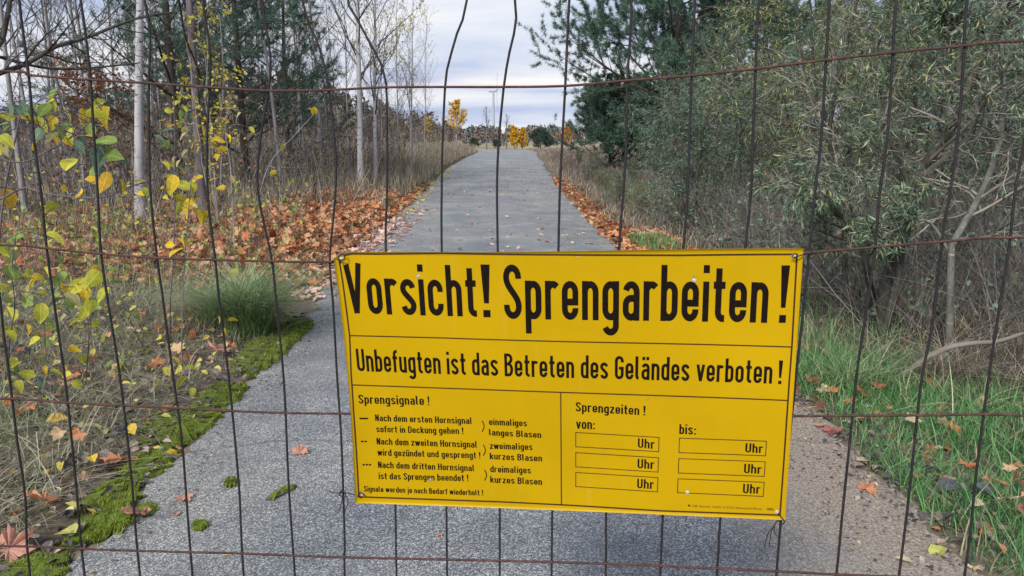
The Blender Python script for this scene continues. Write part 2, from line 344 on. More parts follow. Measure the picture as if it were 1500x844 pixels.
# long faint cracks across the lane
mpc = nn(t, 'ShaderNodeMapping', {'Scale': (0.25, 1.1, 1)}); t.links.new(pos, mpc.inputs['Vector'])
vcr = nn(t, 'ShaderNodeTexVoronoi', {'Scale': 0.42}, feature='DISTANCE_TO_EDGE')
dist = nn(t, 'ShaderNodeVectorMath', {0: mpc.outputs[0]}, operation='ADD')
nc = nn(t, 'ShaderNodeTexNoise', {'Scale': 3.0, 'Detail': 5.0}); t.links.new(pos, nc.inputs['Vector'])
scn = nn(t, 'ShaderNodeVectorMath', {0: nc.outputs['Color'], 'Scale': 0.25}, operation='SCALE'); t.links.new(scn.outputs[0], dist.inputs[1])
t.links.new(dist.outputs[0], vcr.inputs['Vector'])
c = mix(t, c, (0.05, 0.048, 0.045), rampn(t, vcr.outputs[0], [(0.0, (0.55, 0.55, 0.55)), (0.006, (0, 0, 0))]))
t.links.new(c, b.inputs['Base Color'])
bh = nn(t, 'ShaderNodeMath', {0: vor.outputs['Distance'], 1: fine}, operation='ADD').outputs[0]
bump(t, b, bh, 0.45, 0.004)
yy = np.unique(np.r_[np.linspace(-6, 1.5, 12), np.linspace(1.5, 14, 240), np.linspace(14, 35, 160), np.linspace(35, 95, 80)])
rows = []
r_ = np.random.default_rng(3)
jl = np.cumsum(r_.normal(0, 0.02, len(yy))); jl -= np.convolve(jl, np.ones(15) / 15, 'same'); jr = np.cumsum(r_.normal(0, 0.03, len(yy))); jr -= np.convolve(jr, np.ones(21) / 21, 'same'); jr += r_.normal(0, 0.018, len(yy))
V = []; nxr = 25
for k, y in enumerate(yy):
    a, c2 = xl(y) + jl[k], xr(y) + jr[k]
    xx = np.linspace(a, c2, nxr); V.append(np.stack([xx, np.full(nxr, y), hgt(np.clip(xx, -2.6, 2.6), np.full(nxr, y)) + 0.004 + 0.02 * (1 - (2 * (xx - a) / (c2 - a) - 1) ** 2)], -1))
V = np.concatenate(V); i, j = np.meshgrid(np.arange(nxr - 1), np.arange(len(yy) - 1)); a = (j * nxr + i).ravel()
# the lane is a slab: skirts down both edges
me = MB(); me.add(V, np.stack([a, a + 1, a + nxr + 1, a + nxr], -1))
for side in (0, nxr - 1):
    top = V[side::nxr]; bot = top + [0, 0, -0.06]; n_ = len(top); k = np.arange(n_ - 1)
    me.add(np.r_[top, bot], np.stack([k, k + 1, k + 1 + n_, k + n_], -1))
road = obj('road', me.mesh('road', am, True), kind='structure')
def rz(x, y):
    """height of whatever lies there: lane or soil"""
    x = np.asarray(x, float); y = np.asarray(y, float); a, c2 = xl(y), xr(y); u = (x - a) / (c2 - a)
    on = (u > 0) & (u < 1) & (y < 95)
    return np.where(on, hgt(np.clip(x, -2.6, 2.6), y) + 0.004 + 0.02 * (1 - (2 * u - 1) ** 2), hgt(x, y) - 0.012)
# ------------------------------------------------------------------ fence surface
def FY(x):   # the panel bows gently away in the middle, nearer on the right
    x = np.asarray(x, float)
    return 1.46 + 0.02 * x - 0.16 * np.clip(x + 0.35, 0, None) - 0.05 * np.clip(x - 0.2, 0, None) ** 2 - 0.03 * np.clip(-x - 0.6, 0, None)
LEAN = 0.03
def onfence(px, py, off=0.0):
    d = ray(px, py); lo, hi = 0.3, 4.0
    def f(s):
        x, y, z = d * s; z += CAMH
        return y - (float(FY(x)) - LEAN * (z - 1.2) - off)
    for _ in range(45):
        m = (lo + hi) / 2
        if f(m) < 0: lo = m
        else: hi = m
    return d * lo + np.array([0, 0, CAMH])
wm, t, b = mat('rusty_wire', 0.65, 0.4)
rn = noise(t, 60, 5, 0.65)
t.links.new(rampn(t, rn, [(0.35, (0.010, 0.010, 0.012)), (0.60, (0.022, 0.018, 0.019)), (0.78, (0.08, 0.038, 0.028))]), b.inputs['Base Color']); bump(t, b, rn, 0.4, 0.002)
wm2, t, b = mat('brown_rusty_wire', 0.7, 0.3)
t.links.new(rampn(t, noise(t, 60, 5, 0.65), [(0.35, (0.035, 0.02, 0.018)), (0.55, (0.075, 0.033, 0.027)), (0.72, (0.17, 0.065, 0.042))]), b.inputs['Base Color'])
galv = plainmat('galvanised_tube', (0.3, 0.3, 0.31), 0.45, 0.2, 30, 0.5)
fence = thing('mesh_fence', 'rusty wire mesh construction fence standing across the lane', 'fence', (0, 1.46, 0))
def fpart(name, me, m=None):
    o = obj(name, me, fence); o.location = (-fence.location.x, -fence.location.y, -fence.location.z); return o
VW = [
 [(-30, 200), (0, 440), (5, 488), (15, 562), (25, 645), (37, 729), (44, 843)],
 [(28, 0), (42, 110), (50, 207), (60, 281), (68, 361), (82, 464), (96, 562), (110, 695), (124, 843)],
 [(118, 0), (132, 110), (136, 173), (143, 281), (148, 371), (160, 454), (177, 562), (192, 695), (205, 843)],
 [(212, 0), (220, 50), (218, 122), (218, 200), (221, 291), (230, 378), (238, 434), (254, 555), (267, 652), (282, 843)],
 [(297, 0), (307, 67), (307, 128), (303, 210), (305, 298), (315, 378), (322, 448), (336, 562), (350, 712), (357, 843)],
 [(383, 0), (396, 83), (393, 133), (381, 207), (378, 281), (398, 381), (405, 448), (416, 562), (423, 712), (432, 843)],
 [(443, 0), (467, 67), (480, 123), (492, 230), (490, 300), (483, 381), (488, 448), (494, 555), (500, 645), (505, 795), (505, 843)],
 [(508, -14), (516, 14), (540, 60), (564, 112), (567, 200), (567, 281), (565, 362), (571, 560), (579, 735), (581, 843)],
 [(684, -5), (672, 40), (656, 97), (652, 127), (648, 217), (647, 281), (647, 362), (651, 560), (654, 740), (655, 843)],
 [(754, -6), (756, 33), (747, 73), (738, 127), (730, 217), (728, 281), (729, 362), (731, 560), (732, 742), (732, 843)],
 [(834, 0), (828, 127), (823, 217), (820, 281), (818, 364), (813, 560), (809, 747), (808, 843)],
 [(925, 0), (919, 117), (917, 217), (913, 281), (907, 364), (897, 560), (888, 752), (887, 843)],
 [(1018, 0), (1013, 110), (1010, 200), (1007, 281), (1001, 364), (985, 560), (971, 755), (967, 843)],
 [(1112, 0), (1107, 100), (1103, 200), (1100, 281), (1092, 361), (1072, 560), (1055, 762), (1050, 843)],
 [(1215, 0), (1210, 87), (1203, 200), (1194, 281), (1185, 371), (1176, 460), (1165, 560), (1144, 762), (1137, 843)],
 [(1313, 0), (1308, 77), (1300, 200), (1289, 281), (1282, 361), (1273, 431), (1256, 540), (1245, 645), (1233, 762), (1225, 843)],
 [(1417, 0), (1413, 63), (1405, 183), (1392, 281), (1383, 330), (1377, 381), (1365, 481), (1349, 562), (1333, 712), (1317, 843)],
 [(1523, 0), (1512, 130), (1500, 210), (1487, 281), (1478, 365), (1467, 431), (1447, 562), (1430, 695), (1413, 843)],
 [(1632, 0), (1600, 240), (1578, 400), (1548, 562), (1528, 700), (1508, 843)]]
WR = 0.0024; VP = []
for k, w in enumerate(VW):
    p = [onfence(*q) for q in w]; top, bot = p[0], p[-1]
    dt = norm(p[0] - p[1]); zt = 2.02; p.insert(0, np.array([top[0] + 0.015 * math.sin(k * 2.1), float(FY(top[0])) - LEAN * (zt - 1.2), zt]))
    zb = 0.14; p.append(np.array([bot[0] + (bot[0] - p[-2][0]) * 0.4, float(FY(bot[0])) - LEAN * (zb - 1.2), zb]))
    P = resample(p, 60); VP.append(resample(P, 500)); fpart('vertical_wire', tubemesh('vertical_wire', P, np.full(60, WR), 6, wm))
for xo in (-1.32, -1.22, -1.12, 1.02, 1.10, 1.19, 1.28):
    P = np.array([[xo, float(FY(xo)) - LEAN * (z - 1.2), z] for z in np.linspace(0.14, 2.02, 12)])
    fpart('vertical_wire', tubemesh('vertical_wire', P, np.full(12, WR), 6, wm))
HW = [
 [(0, 104), (42, 110), (132, 117), (218, 122), (308, 128), (393, 133), (480, 132), (565, 128), (652, 127.5), (738, 127.5), (828, 126), (919, 118), (1000, 112), (1107, 101), (1210, 88), (1308, 77), (1413, 67), (1500, 60)],
 [(0, 359), (68, 364), (148, 372), (230, 378), (315, 381), (398, 383), (483, 384), (700, 384), (950, 382), (1177, 370.5), (1317, 359), (1385, 354), (1500, 348)],
 [(0, 584), (97, 590), (177, 594), (257, 598), (336, 602), (417, 605), (500, 606), (830, 608), (1163, 609.5), (1247, 609), (1350, 608.5), (1500, 609)],
 [(0, 800), (120, 804), (200, 807), (353, 811), (500, 816.5), (733, 821.5), (887, 826), (1000, 830.5), (1167, 838.5), (1233, 842), (1420, 849), (1500, 852)]]
hz = []
for w in HW:
    p = [onfence(q[0], q[1], 0.0046) for q in w]
    for sgn, e, xs_ in ((0, p[0], -1.38), (1, p[-1], 1.32)):
        q = np.array([xs_, float(FY(xs_)) - LEAN * (e[2] - 1.2) - 0.0046, e[2] + 0.004]); p = [q] + p if sgn == 0 else p + [q]
    P = resample(p, 90); hz.append(resample(P, 600)); fpart('horizontal_wire', tubemesh('horizontal_wire', P, np.full(90, WR), 6, wm2))
for dz, src in ((0.02, None), (-0.30, hz[3]), (-0.58, hz[3])):
    if src is None: P = np.array([[x, float(FY(x)) - LEAN * 0.82 - 0.0046, 2.0] for x in np.linspace(-1.38, 1.32, 30)])
    else:
        P = src.copy(); P[:, 2] += dz; P[:, 1] -= LEAN * dz * 1.0
    fpart('horizontal_wire', tubemesh('horizontal_wire', P, np.full(len(P), WR), 6, wm2))
wb = MB(); ico = np.array([[0, 0, 1.0]] + [[math.cos(a_), math.sin(a_), 0.45] for a_ in np.arange(5) * 2 * PI / 5] + [[math.cos(a_), math.sin(a_), -0.45] for a_ in (np.arange(5) + .5) * 2 * PI / 5] + [[0, 0, -1.0]])
icf = np.array([[0, 1 + k, 1 + (k + 1) % 5] for k in range(5)] + [[1 + k, 6 + k, 1 + (k + 1) % 5] for k in range(5)] + [[6 + k, 6 + (k + 1) % 5, 1 + (k + 1) % 5] for k in range(5)] + [[11, 6 + (k + 1) % 5, 6 + k] for k in range(5)])
for vp in VP:
    for hp in hz:
        D_ = np.linalg.norm(vp[:, None, [0, 2]] - hp[None][:, :, [0, 2]], axis=2); i_, j_ = np.unravel_index(D_.argmin(), D_.shape)
        if D_[i_, j_] < 0.03: c_ = np.array([vp[i_, 0], (vp[i_, 1] + hp[j_, 1]) / 2, hp[j_, 2]]); wb.add(ico * [0.0046, 0.0036, 0.0036] * np.array(rng.uniform(0.8, 1.15)) + c_, icf)
wo = fpart('weld_spots', wb.mesh('weld_spots', wm2, True)); wo['kind'] = 'stuff'
for z in (2.04, 0.12):
    P = np.array([[x, float(FY(x)) - LEAN * (z - 1.2), z] for x in np.linspace(-1.42, 1.36, 30)]); fpart('frame_tube', tubemesh('frame_tube', P, np.full(30, 0.016), 10, galv))
for x in (-1.42, 1.36):
    P = np.array([[x, float(FY(x)) - LEAN * (z - 1.2), z] for z in (0.0, 0.5, 1.2, 2.06)]); fpart('frame_tube', tubemesh('frame_tube', P, np.full(4, 0.02), 10, galv, caps=True))
# ------------------------------------------------------------------ sign
def homog(src, dst):
    A = []; B = []
    for (x, y), (u, v) in zip(src, dst):
        A.append([x, y, 1, 0, 0, 0, -u * x, -u * y]); B.append(u); A.append([0, 0, 0, x, y, 1, -v * x, -v * y]); B.append(v)
    h = np.linalg.solve(np.array(A, float), np.array(B, float)); return np.append(h, 1).reshape(3, 3)
SW, SH = 0.93, 0.555
CORN = [(489, 369), (1177, 364), (1150, 762), (520.5, 737)]
H_ = homog([(0, 0), (SW, 0), (SW, SH), (0, SH)], CORN); HI = np.linalg.inv(H_)
def warp(px, py):
    """the sheet's own bends: left edge bowed, top edge sagging a little"""
    q = HI @ np.array([px, py, 1]); u, v = q[0] / q[2] / SW, q[1] / q[2] / SH
    return u, v
def bend(u, v):
    dx_ = 4.6 * math.sin(PI * min(max(v, 0), 1)) * max(0, 1 - u * 2.2) ** 1.5
    dy_ = (2.0 * math.sin(PI * min(max(u, 0), 1)) ** 2) * (1 - v) + 2.0 * math.sin(PI * 2 * u) * (1 - v) * 0.4 - 1.0 * math.sin(PI * u) * v
    cu = max(0.0, 1 - u / 0.045)
    dy_ += 9.5 * cu ** 1.6 * max(0, 1 - v / 0.3)
    return dx_, dy_
def curl(u, v): return 0.010 * max(0, 1 - u / 0.06) ** 2 * (0.4 + 0.6 * abs(1 - 2 * v)) + 0.003 * math.sin(5 * u + 3 * v) + 0.0016 * math.sin(13 * u - 4 * v + 1) * math.sin(9 * v)
def sp_uv(u, v, off=0.0):
    q = H_ @ np.array([u * SW, v * SH, 1]); px, py = q[0] / q[2], q[1] / q[2]; a, b_ = bend(u, v)
    return onfence(px + a, py + b_, 0.014 + off + curl(u, v))
_G = {}
NU, NV = 120, 70
SG = np.array([[sp_uv(i / NU, j / NV) for i in range(NU + 1)] for j in range(NV + 1)])
SDU = np.gradient(SG, axis=1); SDV = np.gradient(SG, axis=0); SN = norm(np.cross(SDV, SDU))
if SN[30, 50][1] > 0: SN = -SN
def surf(uv, off):
    """uv (n,2) in 0..1 -> 3D on the sheet, raised by off towards the viewer"""
    uv = np.asarray(uv, float); a = np.clip(uv[:, 0], 0, 1) * NU; b_ = np.clip(uv[:, 1], 0, 1) * NV
    i = np.minimum(a.astype(int), NU - 1); j = np.minimum(b_.astype(int), NV - 1); s, r = (a - i)[:, None], (b_ - j)[:, None]
    f = lambda G: G[j, i] * (1 - s) * (1 - r) + G[j, i + 1] * s * (1 - r) + G[j + 1, i] * (1 - s) * r + G[j + 1, i + 1] * s * r
    return f(SG) + f(SN) * off
def px2uv(px, py):
    # invert homography + bends
    u, v = warp(px, py)
    for _ in range(6):
        a, b_ = bend(u, v); u, v = warp(px - a, py - b_)
    return u, v
sm, t, b = mat('yellow_enamel', 0.42, 0.12)
tcn = nn(t, 'ShaderNodeNewGeometry').outputs['Position']
base = rampn(t, noise(t, 4, 5, 0.6, tcn), [(0.3, (0.42, 0.262, 0.0004)), (0.5, (0.455, 0.284, 0.0006)), (0.7, (0.48, 0.30, 0.0008))])
dirtn = noise(t, 260, 4, 0.7, tcn)
base = mix(t, base, (0.30, 0.19, 0.03), rampn(t, dirtn, [(0.74, (0, 0, 0)), (0.80, (0.8, 0.8, 0.8))]))
smn = nn(t, 'ShaderNodeMapping', {'Scale': (40, 40, 3)}); t.links.new(tcn, smn.inputs['Vector'])
base = mix(t, base, (0.55, 0.38, 0.06), rampn(t, noise(t, 1.2, 5, 0.6, smn.outputs[0]), [(0.58, (0, 0, 0)), (0.85, (0.2, 0.2, 0.2))]))
t.links.new(base, b.inputs['Base Color']); t.links.new(rampn(t, noise(t, 30, 4, 0.6, tcn), [(0.3, (0.3,) * 3), (0.7, (0.5,) * 3)]), b.inputs['Roughness'])
steel = plainmat('bare_steel', (0.42, 0.40, 0.36), 0.4, 0.4, 300, 0.5)
ink, t, b = mat('black_ink', 0.6, 0.08); ik = noise(t, 150, 4, 0.6)
t.links.new(rampn(t, ik, [(0.3, (0.005, 0.003, 0.002)), (0.75, (0.014, 0.008, 0.005))]), b.inputs['Base Color'])
ink2, t, b = mat('faded_ink', 0.5, 0.3); t.links.new(rampn(t, noise(t, 150, 4, 0.6), [(0.3, (0.03, 0.010, 0.003)), (0.75, (0.065, 0.022, 0.004))]), b.inputs['Base Color'])
sign = thing('warning_sign', 'yellow metal sign reading Vorsicht! Sprengarbeiten! wired to the mesh fence', 'sign', SG[NV // 2, NU // 2])
SL = np.array(sign.location)
def spart(name, me, **k): return obj(name, me, sign, -SL, **k)
TH = 0.0015
fr = SG + SN * 0.0; bk = SG - SN * TH
nv = (NU + 1) * (NV + 1); i, j = np.meshgrid(np.arange(NU), np.arange(NV)); a = (j * (NU + 1) + i).ravel()
q = np.stack([a, a + 1, a + NU + 2, a + NU + 1], -1)
rim = np.r_[np.arange(NU), [NU + (NU + 1) * k for k in range(NV)], [(NU + 1) * NV + NU - k for k in range(NU)], [(NU + 1) * (NV - k) for k in range(NV)]]
rq = np.stack([rim, np.roll(rim, -1), np.roll(rim, -1) + nv, rim + nv], -1)
bmd = MB(); bmd.add(np.r_[fr.reshape(-1, 3), bk.reshape(-1, 3)], q, 0); bmd.F[(4, 1)] = [q[:, ::-1] + nv]; bmd.F[(4, 0)].append(rq)
spart('panel', bmd.mesh('panel', [sm, steel], True))
# --- lettering: narrow road-sign alphabet drawn as strokes of constant width (cap 9, stroke 1.1, x-height 6.4)
SWD = 1.12; hW = SWD / 2
def arc(cx, cy, rx, ry, a0, a1, n=10):
    a = np.radians(np.linspace(a0, a1, n)); return [(cx + rx * math.cos(x), cy + ry * math.sin(x)) for x in a]
def bez(p0, p1, p2, p3, n=12):
    out = []
    for s in np.linspace(0, 1, n):
        out.append(tuple((1 - s) ** 3 * np.array(p0) + 3 * (1 - s) ** 2 * s * np.array(p1) + 3 * (1 - s) * s * s * np.array(p2) + s ** 3 * np.array(p3)))
    return out
def glyph(ch):
    L_, R_, ry = hW, 2.62, 1.25; T, B = 6.4 - hW, hW; cx, rx = (L_ + R_) / 2, (R_ - L_) / 2; C = 9 - hW
    loop = arc(cx, T - ry, rx, ry, 180, 0) + arc(cx, B + ry, rx, ry, 0, -180) + [(L_, T - ry)]
    W = R_ + hW
    dot = lambda x, y=8.35: [(x, y - 0.6), (x, y + 0.65)]
    if ch in 'äöü': g, w = glyph({'ä': 'a', 'ö': 'o', 'ü': 'u'}[ch]); return g + [dot(L_ + 0.25, 8.2), dot(R_ - 0.25, 8.2)], w
    if ch == 'o': return [loop], W
    if ch == 'd': return [loop, [(R_, 0), (R_, 9)]], W
    if ch == 'b': return [loop, [(L_, 0), (L_, 9)]], W
    if ch == 'p': return [loop, [(L_, -2.4), (L_, 6.4)]], W
    if ch == 'g': return [loop, [(R_, 6.4), (R_, -0.9)] + arc(cx, -0.9, rx, 1.05, 0, -165)], W
    if ch == 'n': return [[(L_, 0), (L_, 6.4)], arc(cx, T - ry, rx, ry, 180, 0) + [(R_, 0)]], W
    if ch == 'h': return [[(L_, 0), (L_, 9)], arc(cx, T - ry, rx, ry, 180, 0) + [(R_, 0)]], W
    if ch == 'm':
        s2 = 1.9
        return [[(L_, 0), (L_, 6.4)], arc(L_ + s2 / 2, T - 1.1, s2 / 2, 1.1, 180, 0) + [(L_ + s2, 0)], arc(L_ + 1.5 * s2, T - 1.1, s2 / 2, 1.1, 180, 0) + [(L_ + 2 * s2, 0)]], L_ + 2 * s2 + hW
    if ch == 'u': return [[(L_, 6.4), (L_, B + ry)] + arc(cx, B + ry, rx, ry, 180, 360), [(R_, 0), (R_, 6.4)]], W
    if ch == 'r': return [[(L_, 0), (L_, 6.4)], arc(1.55, T - 1.2, 1.0, 1.2, 180, 40)], 2.55
    if ch == 'c': return [[(R_, T - ry - 0.35)] + arc(cx, T - ry, rx, ry, 0, 180) + arc(cx, B + ry, rx, ry, 180, 360) + [(R_, B + ry + 0.35)]], W
    if ch == 'e': return [[(R_, B + ry + 0.15)] + arc(cx, B + ry, rx, ry, 360, 180) + arc(cx, T - ry, rx, ry, 180, 0) + [(R_, 2.95), (L_ + 0.2, 2.95)]], W
    if ch == 'a': return [arc(cx, T - ry, rx, ry, 165, 0) + [(R_, 0)], [(R_, 3.65), (cx, 3.65)] + arc(cx, 2.6, rx, 1.05, 90, 180, 6)[1:] + arc(cx, B + 1.1, rx, 1.1, 180, 350, 10)], W
    if ch == 's':
        r2 = 1.15
        return [arc(cx, T - r2, rx, r2, 8, 180) + bez((L_, T - r2), (L_, T - r2 - 1.0), (R_, B + r2 + 1.0), (R_, B + r2)) [1:] + arc(cx, B + r2, rx, r2, 0, -172)[1:]], W
    if ch == 'S':
        r2, R2 = 1.5, 2.95; c2 = (L_ + R2) / 2; x2 = (R2 - L_) / 2
        return [[(R2, C - r2 - 0.25)] + arc(c2, C - r2, x2, r2, 0, 180) + bez((L_, C - r2), (L_, C - r2 - 1.9), (R2, B + r2 + 1.9), (R2, B + r2))[1:] + arc(c2, B + r2, x2, r2, 0, -180)[1:] + [(L_, B + r2 + 0.3)]], R2 + hW
    if ch == 'i': return [[(L_, 0), (L_, 6.4)], dot(L_)], SWD
    if ch == 'j': return [[(0.9, 6.4), (0.9, -0.9)] + arc(0.1, -0.9, 0.8, 1.0, 0, -100, 7), dot(0.9)], SWD + 0.35
    if ch == 'l': return [[(L_, 9), (L_, 1.5)] + arc(L_ + 0.85, 1.5, 0.85, 1.5 - hW, 180, 265, 7)], 1.75
    if ch == 't': return [[(1.05, 8.5), (1.05, 1.6)] + arc(1.9, 1.6, 0.85, 1.6 - hW, 180, 270, 7) + [(2.25, hW)], [(0.1, 5.85), (2.25, 5.85)]], 2.35
    if ch == 'f': return [[(0.95, 0), (0.95, 7.3)] + arc(1.8, 7.3, 0.85, C - 7.3, 180, 90, 7) + [(2.2, C)], [(0.05, 5.85), (2.1, 5.85)]], 2.2
    if ch == 'v': return [[(0.5, 6.4), (1.62, 0.1)], [(2.74, 6.4), (1.62, 0.1)]], 3.2
    if ch == 'w': return [[(0.45, 6.4), (1.35, 0.1)], [(2.3, 6.2), (1.35, 0.1)], [(2.3, 6.2), (3.25, 0.1)], [(4.15, 6.4), (3.25, 0.1)]], 4.6
    if ch == 'V': return [[(0.55, 9), (1.85, 0.1)], [(3.15, 9), (1.85, 0.1)]], 3.7
    if ch == 'z': return [[(0.1, T), (2.9, T)], [(2.55, T), (0.5, B)], [(0.1, B), (3.0, B)]], 3.0
    if ch == 'k': return [[(L_, 0), (L_, 9)], [(2.7, 6.4), (0.9, 2.7)], [(1.4, 3.9), (2.8, 0)]], 3.15
    if ch == 'U': return [[(L_, 9), (L_, B + 1.4)] + arc(1.75, B + 1.4, 1.19, 1.4, 180, 360) + [(2.94, 9)]], 3.5
    if ch in 'BRPDE':
        pass
    if ch == 'B': return [[(L_, 0), (L_, 9)], [(L_, C), (1.6, C)] + arc(1.7, C - 1.55, 1.15, 1.55, 90, -90)[0:] + [(L_, C - 3.1 - 0.55)][:0], [(L_, 4.85), (1.7, 4.85)], [(1.6, 4.85)] + arc(1.75, 2.7, 1.25, 2.15, 90, -90) + [(L_, B)]], 3.55
    if ch == 'D': return [[(L_, 0), (L_, 9)], [(L_, C), (1.5, C)] + arc(1.5, C - 1.5, 1.45, 1.5, 90, 0) + arc(1.5, B + 1.5, 1.45, 1.5, 0, -90) + [(L_, B)]], 3.5
    if ch == 'G': return [[(2.94, C - 1.9)] + arc(1.75, C - 1.4, 1.19, 1.4, 0, 180) + arc(1.75, B + 1.4, 1.19, 1.4, 180, 360) + [(2.94, 4.3), (1.6, 4.3)]], 3.5
    if ch == 'N': return [[(L_, 0), (L_, 9)], [(2.95, 0), (2.95, 9)], [(0.75, 8.9), (2.75, 0.1)]], 3.5
    if ch == 'H': return [[(L_, 0), (L_, 9)], [(2.95, 0), (2.95, 9)], [(L_, 4.7), (2.95, 4.7)]], 3.5
    if ch == 'L': return [[(L_, 9), (L_, B), (2.7, B)]], 2.8
    if ch == 'R': return [[(L_, 0), (L_, 9)], [(L_, C), (1.6, C)] + arc(1.7, C - 1.9, 1.2, 1.9, 90, -90) + [(L_, C - 3.8)], [(1.8, 4.6), (3.0, 0)]], 3.4
    if ch == '/': return [[(0.3, -1), (2.2, 9.5)]], 2.4
    if ch == ':': return [[(0.7, 0), (0.7, 1.25)], [(0.7, 4.2), (0.7, 5.45)]], 1.5
    if ch == ',': return [[(0.6, 1.0), (0.3, -1.2)]], 1.2
    if ch == '-': return [[(0.2, 3.6), (2.0, 3.6)]], 2.2
    if ch == '7': return [[(0.2, C), (2.9, C), (1.3, 0)]], 3.1
    if ch == '0': return [arc(cx, C - ry, rx, ry, 180, 0) + arc(cx, B + ry, rx, ry, 0, -180) + [(L_, C - ry)]], W
    if ch == '8': return [arc(cx, 6.7, rx, 1.75, 90, 450, 18), arc(cx, 2.7, rx, 2.15, 90, 450, 18)], W
    if ch == '5': return [[(2.8, C), (0.7, C), (0.6, 5.0)] + arc(cx, 2.7, rx, 2.3, 100, -160, 14)], W
    if ch == '6': return [arc(cx, 2.7, rx, 2.15, 90, 450, 18), [(L_, 2.7), (L_, 6.8)] + arc(cx, 6.8, rx, 1.6, 180, 20, 8)], W
    if ch == '1': return [[(0.3, 7), (1.5, 8.6), (1.5, 0)]], 2.2
    return [], 1.0
EXTRA = {'!': 1.55}
def strokes(s, gap=0.72, space=2.7):
    out = []; x = 0; prev = None
    for ch in s:
        if ch == ' ': x += space; prev = ' '; continue
        if prev not in (None, ' '): x += gap if ch != '!' else gap + 1.0
        if ch == '!': out.append(('!', x)); x += 1.5
        else:
            g, w = glyph(ch)
            for p in g: out.append((np.array(p, float) + [x, 0], None))
            x += w
        prev = ch
    return out, x
def stroke_strip(p, w=None):
    w = hW if w is None else w
    p = np.asarray(p, float); keep = [0] + [k for k in range(1, len(p)) if np.linalg.norm(p[k] - p[k - 1]) > 1e-4]; p = p[keep]
    closed = np.linalg.norm(p[0] - p[-1]) < 1e-3 and len(p) > 3
    d = norm(np.diff(p, axis=0)); n_ = np.stack([-d[:, 1], d[:, 0]], -1)
    if closed: m = np.vstack([(n_[-1] + n_[0])[None], n_[:-1] + n_[1:], (n_[-1] + n_[0])[None]])
    else: m = np.vstack([n_[:1] * 2, n_[:-1] + n_[1:], n_[-1:] * 2])
    m = norm(m); nb = np.vstack([n_[:1], n_]); cosv = np.maximum(np.abs((m * nb).sum(1)), 0.5)[:, None]
    return p + m * w / cosv, p - m * w / cosv
_z = [0]
def text(s, x0, b0, t0, x1, b1, t1, name='lettering', m=ink, wscale=1.0, gap=0.72, space=2.7):
    st, W = strokes(s, gap, space)
    h = homog([(0, 0), (W, 0), (W, 9), (0, 9)], [px2uv(x0, b0), px2uv(x1, b1), px2uv(x1, t1), px2uv(x0, t0)])
    # upright letters: keep verticals of the sheet
    (ua, va), (ub, vb) = px2uv(x0, b0), px2uv(x1, b1); hv = 0.5 * ((va - px2uv(x0, t0)[1]) + (vb - px2uv(x1, t1)[1]))
    def mp_(p):
        p = np.asarray(p, float); f = p[:, :1] / W
        return np.hstack([ua + (ub - ua) * f, va + (vb - va) * f - hv * p[:, 1:2] / 9])
    B_ = MB()
    for p, x in st:
        _z[0] = (_z[0] + 1) % 9; off = 0.00035 + 0.00004 * _z[0]
        if isinstance(p, str):
            bar = [(x + 0.0, 9), (x + 1.5, 9), (x + 1.15, 2.4), (x + 0.35, 2.4)]; dt = [(x + 0.15, 1.25), (x + 1.35, 1.25), (x + 1.35, 0), (x + 0.15, 0)]
            for q_ in (bar, dt): B_.add(surf(mp_(q_), off), [[0, 1, 2, 3]])
            continue
        # subdivide long straight runs so that they follow the sheet
        pp = [p[0]]
        for k in range(1, len(p)):
            nseg = max(1, int(np.linalg.norm(p[k] - p[k - 1]) / 3))
            for q_ in range(1, nseg + 1): pp.append(p[k - 1] + (p[k] - p[k - 1]) * q_ / nseg)
        a_, b_ = stroke_strip(np.array(pp), hW * wscale); n_ = len(a_); k = np.arange(n_ - 1)
        B_.add(surf(mp_(np.vstack([a_, b_])), off), np.stack([k, k + 1, k + 1 + n_, k + n_], -1))
    return spart(name, B_.mesh(name, m))
def pxline(pts, wpx, name='printed_line', m=ink2, closed=False, sub=14):
    uv = [px2uv(*p) for p in pts]
    if closed: uv.append(uv[0])
    B_ = MB()
    for a_, c_ in zip(uv[:-1], uv[1:]):
        a_, c_ = np.array(a_) * [SW, SH], np.array(c_) * [SW, SH]; d = norm(c_ - a_); n_ = np.array([-d[1], d[0]]) * wpx * 0.00134 / 2
        s = np.linspace(0, 1, sub)[:, None]; ext = d * wpx * 0.00067 * (1 if len(uv) > 2 else 0)
        P = (a_ - ext) + (c_ - a_ + 2 * ext) * s; _z[0] = (_z[0] + 1) % 9
        V = surf(np.vstack([P + n_, P - n_]) / [SW, SH], 0.00030 + 0.00004 * _z[0]); k = np.arange(sub - 1)
        B_.add(V, np.stack([k, k + 1, k + 1 + sub, k + sub], -1))
    return spart(name, B_.mesh(name, m))
text('Vorsicht', 511, 460, 388, 699.6, 464, 387, 'heading_lettering'); text('!', 707, 464.5, 387.5, 720, 464.8, 387.5, 'heading_lettering')
text('Sprengarbeiten', 739, 466.9, 387, 1123.5, 473, 389.5, 'heading_lettering'); text('!', 1139.5, 472.9, 388.8, 1152, 473, 388.8, 'heading_lettering')
text('Unbefugten ist das Betreten des Geländes verboten', 523.8, 543.5, 510.3, 1130.5, 562, 527.5 ); text('!', 1139, 562.5, 528, 1145, 562.7, 528)
text('Sprengsignale', 525.6, 591, 578, 621.3, 593.3, 580.2); text('!', 626.8, 593.5, 580.5, 629.2, 593.5, 580.5)
G_ = dict(wscale=1.05)
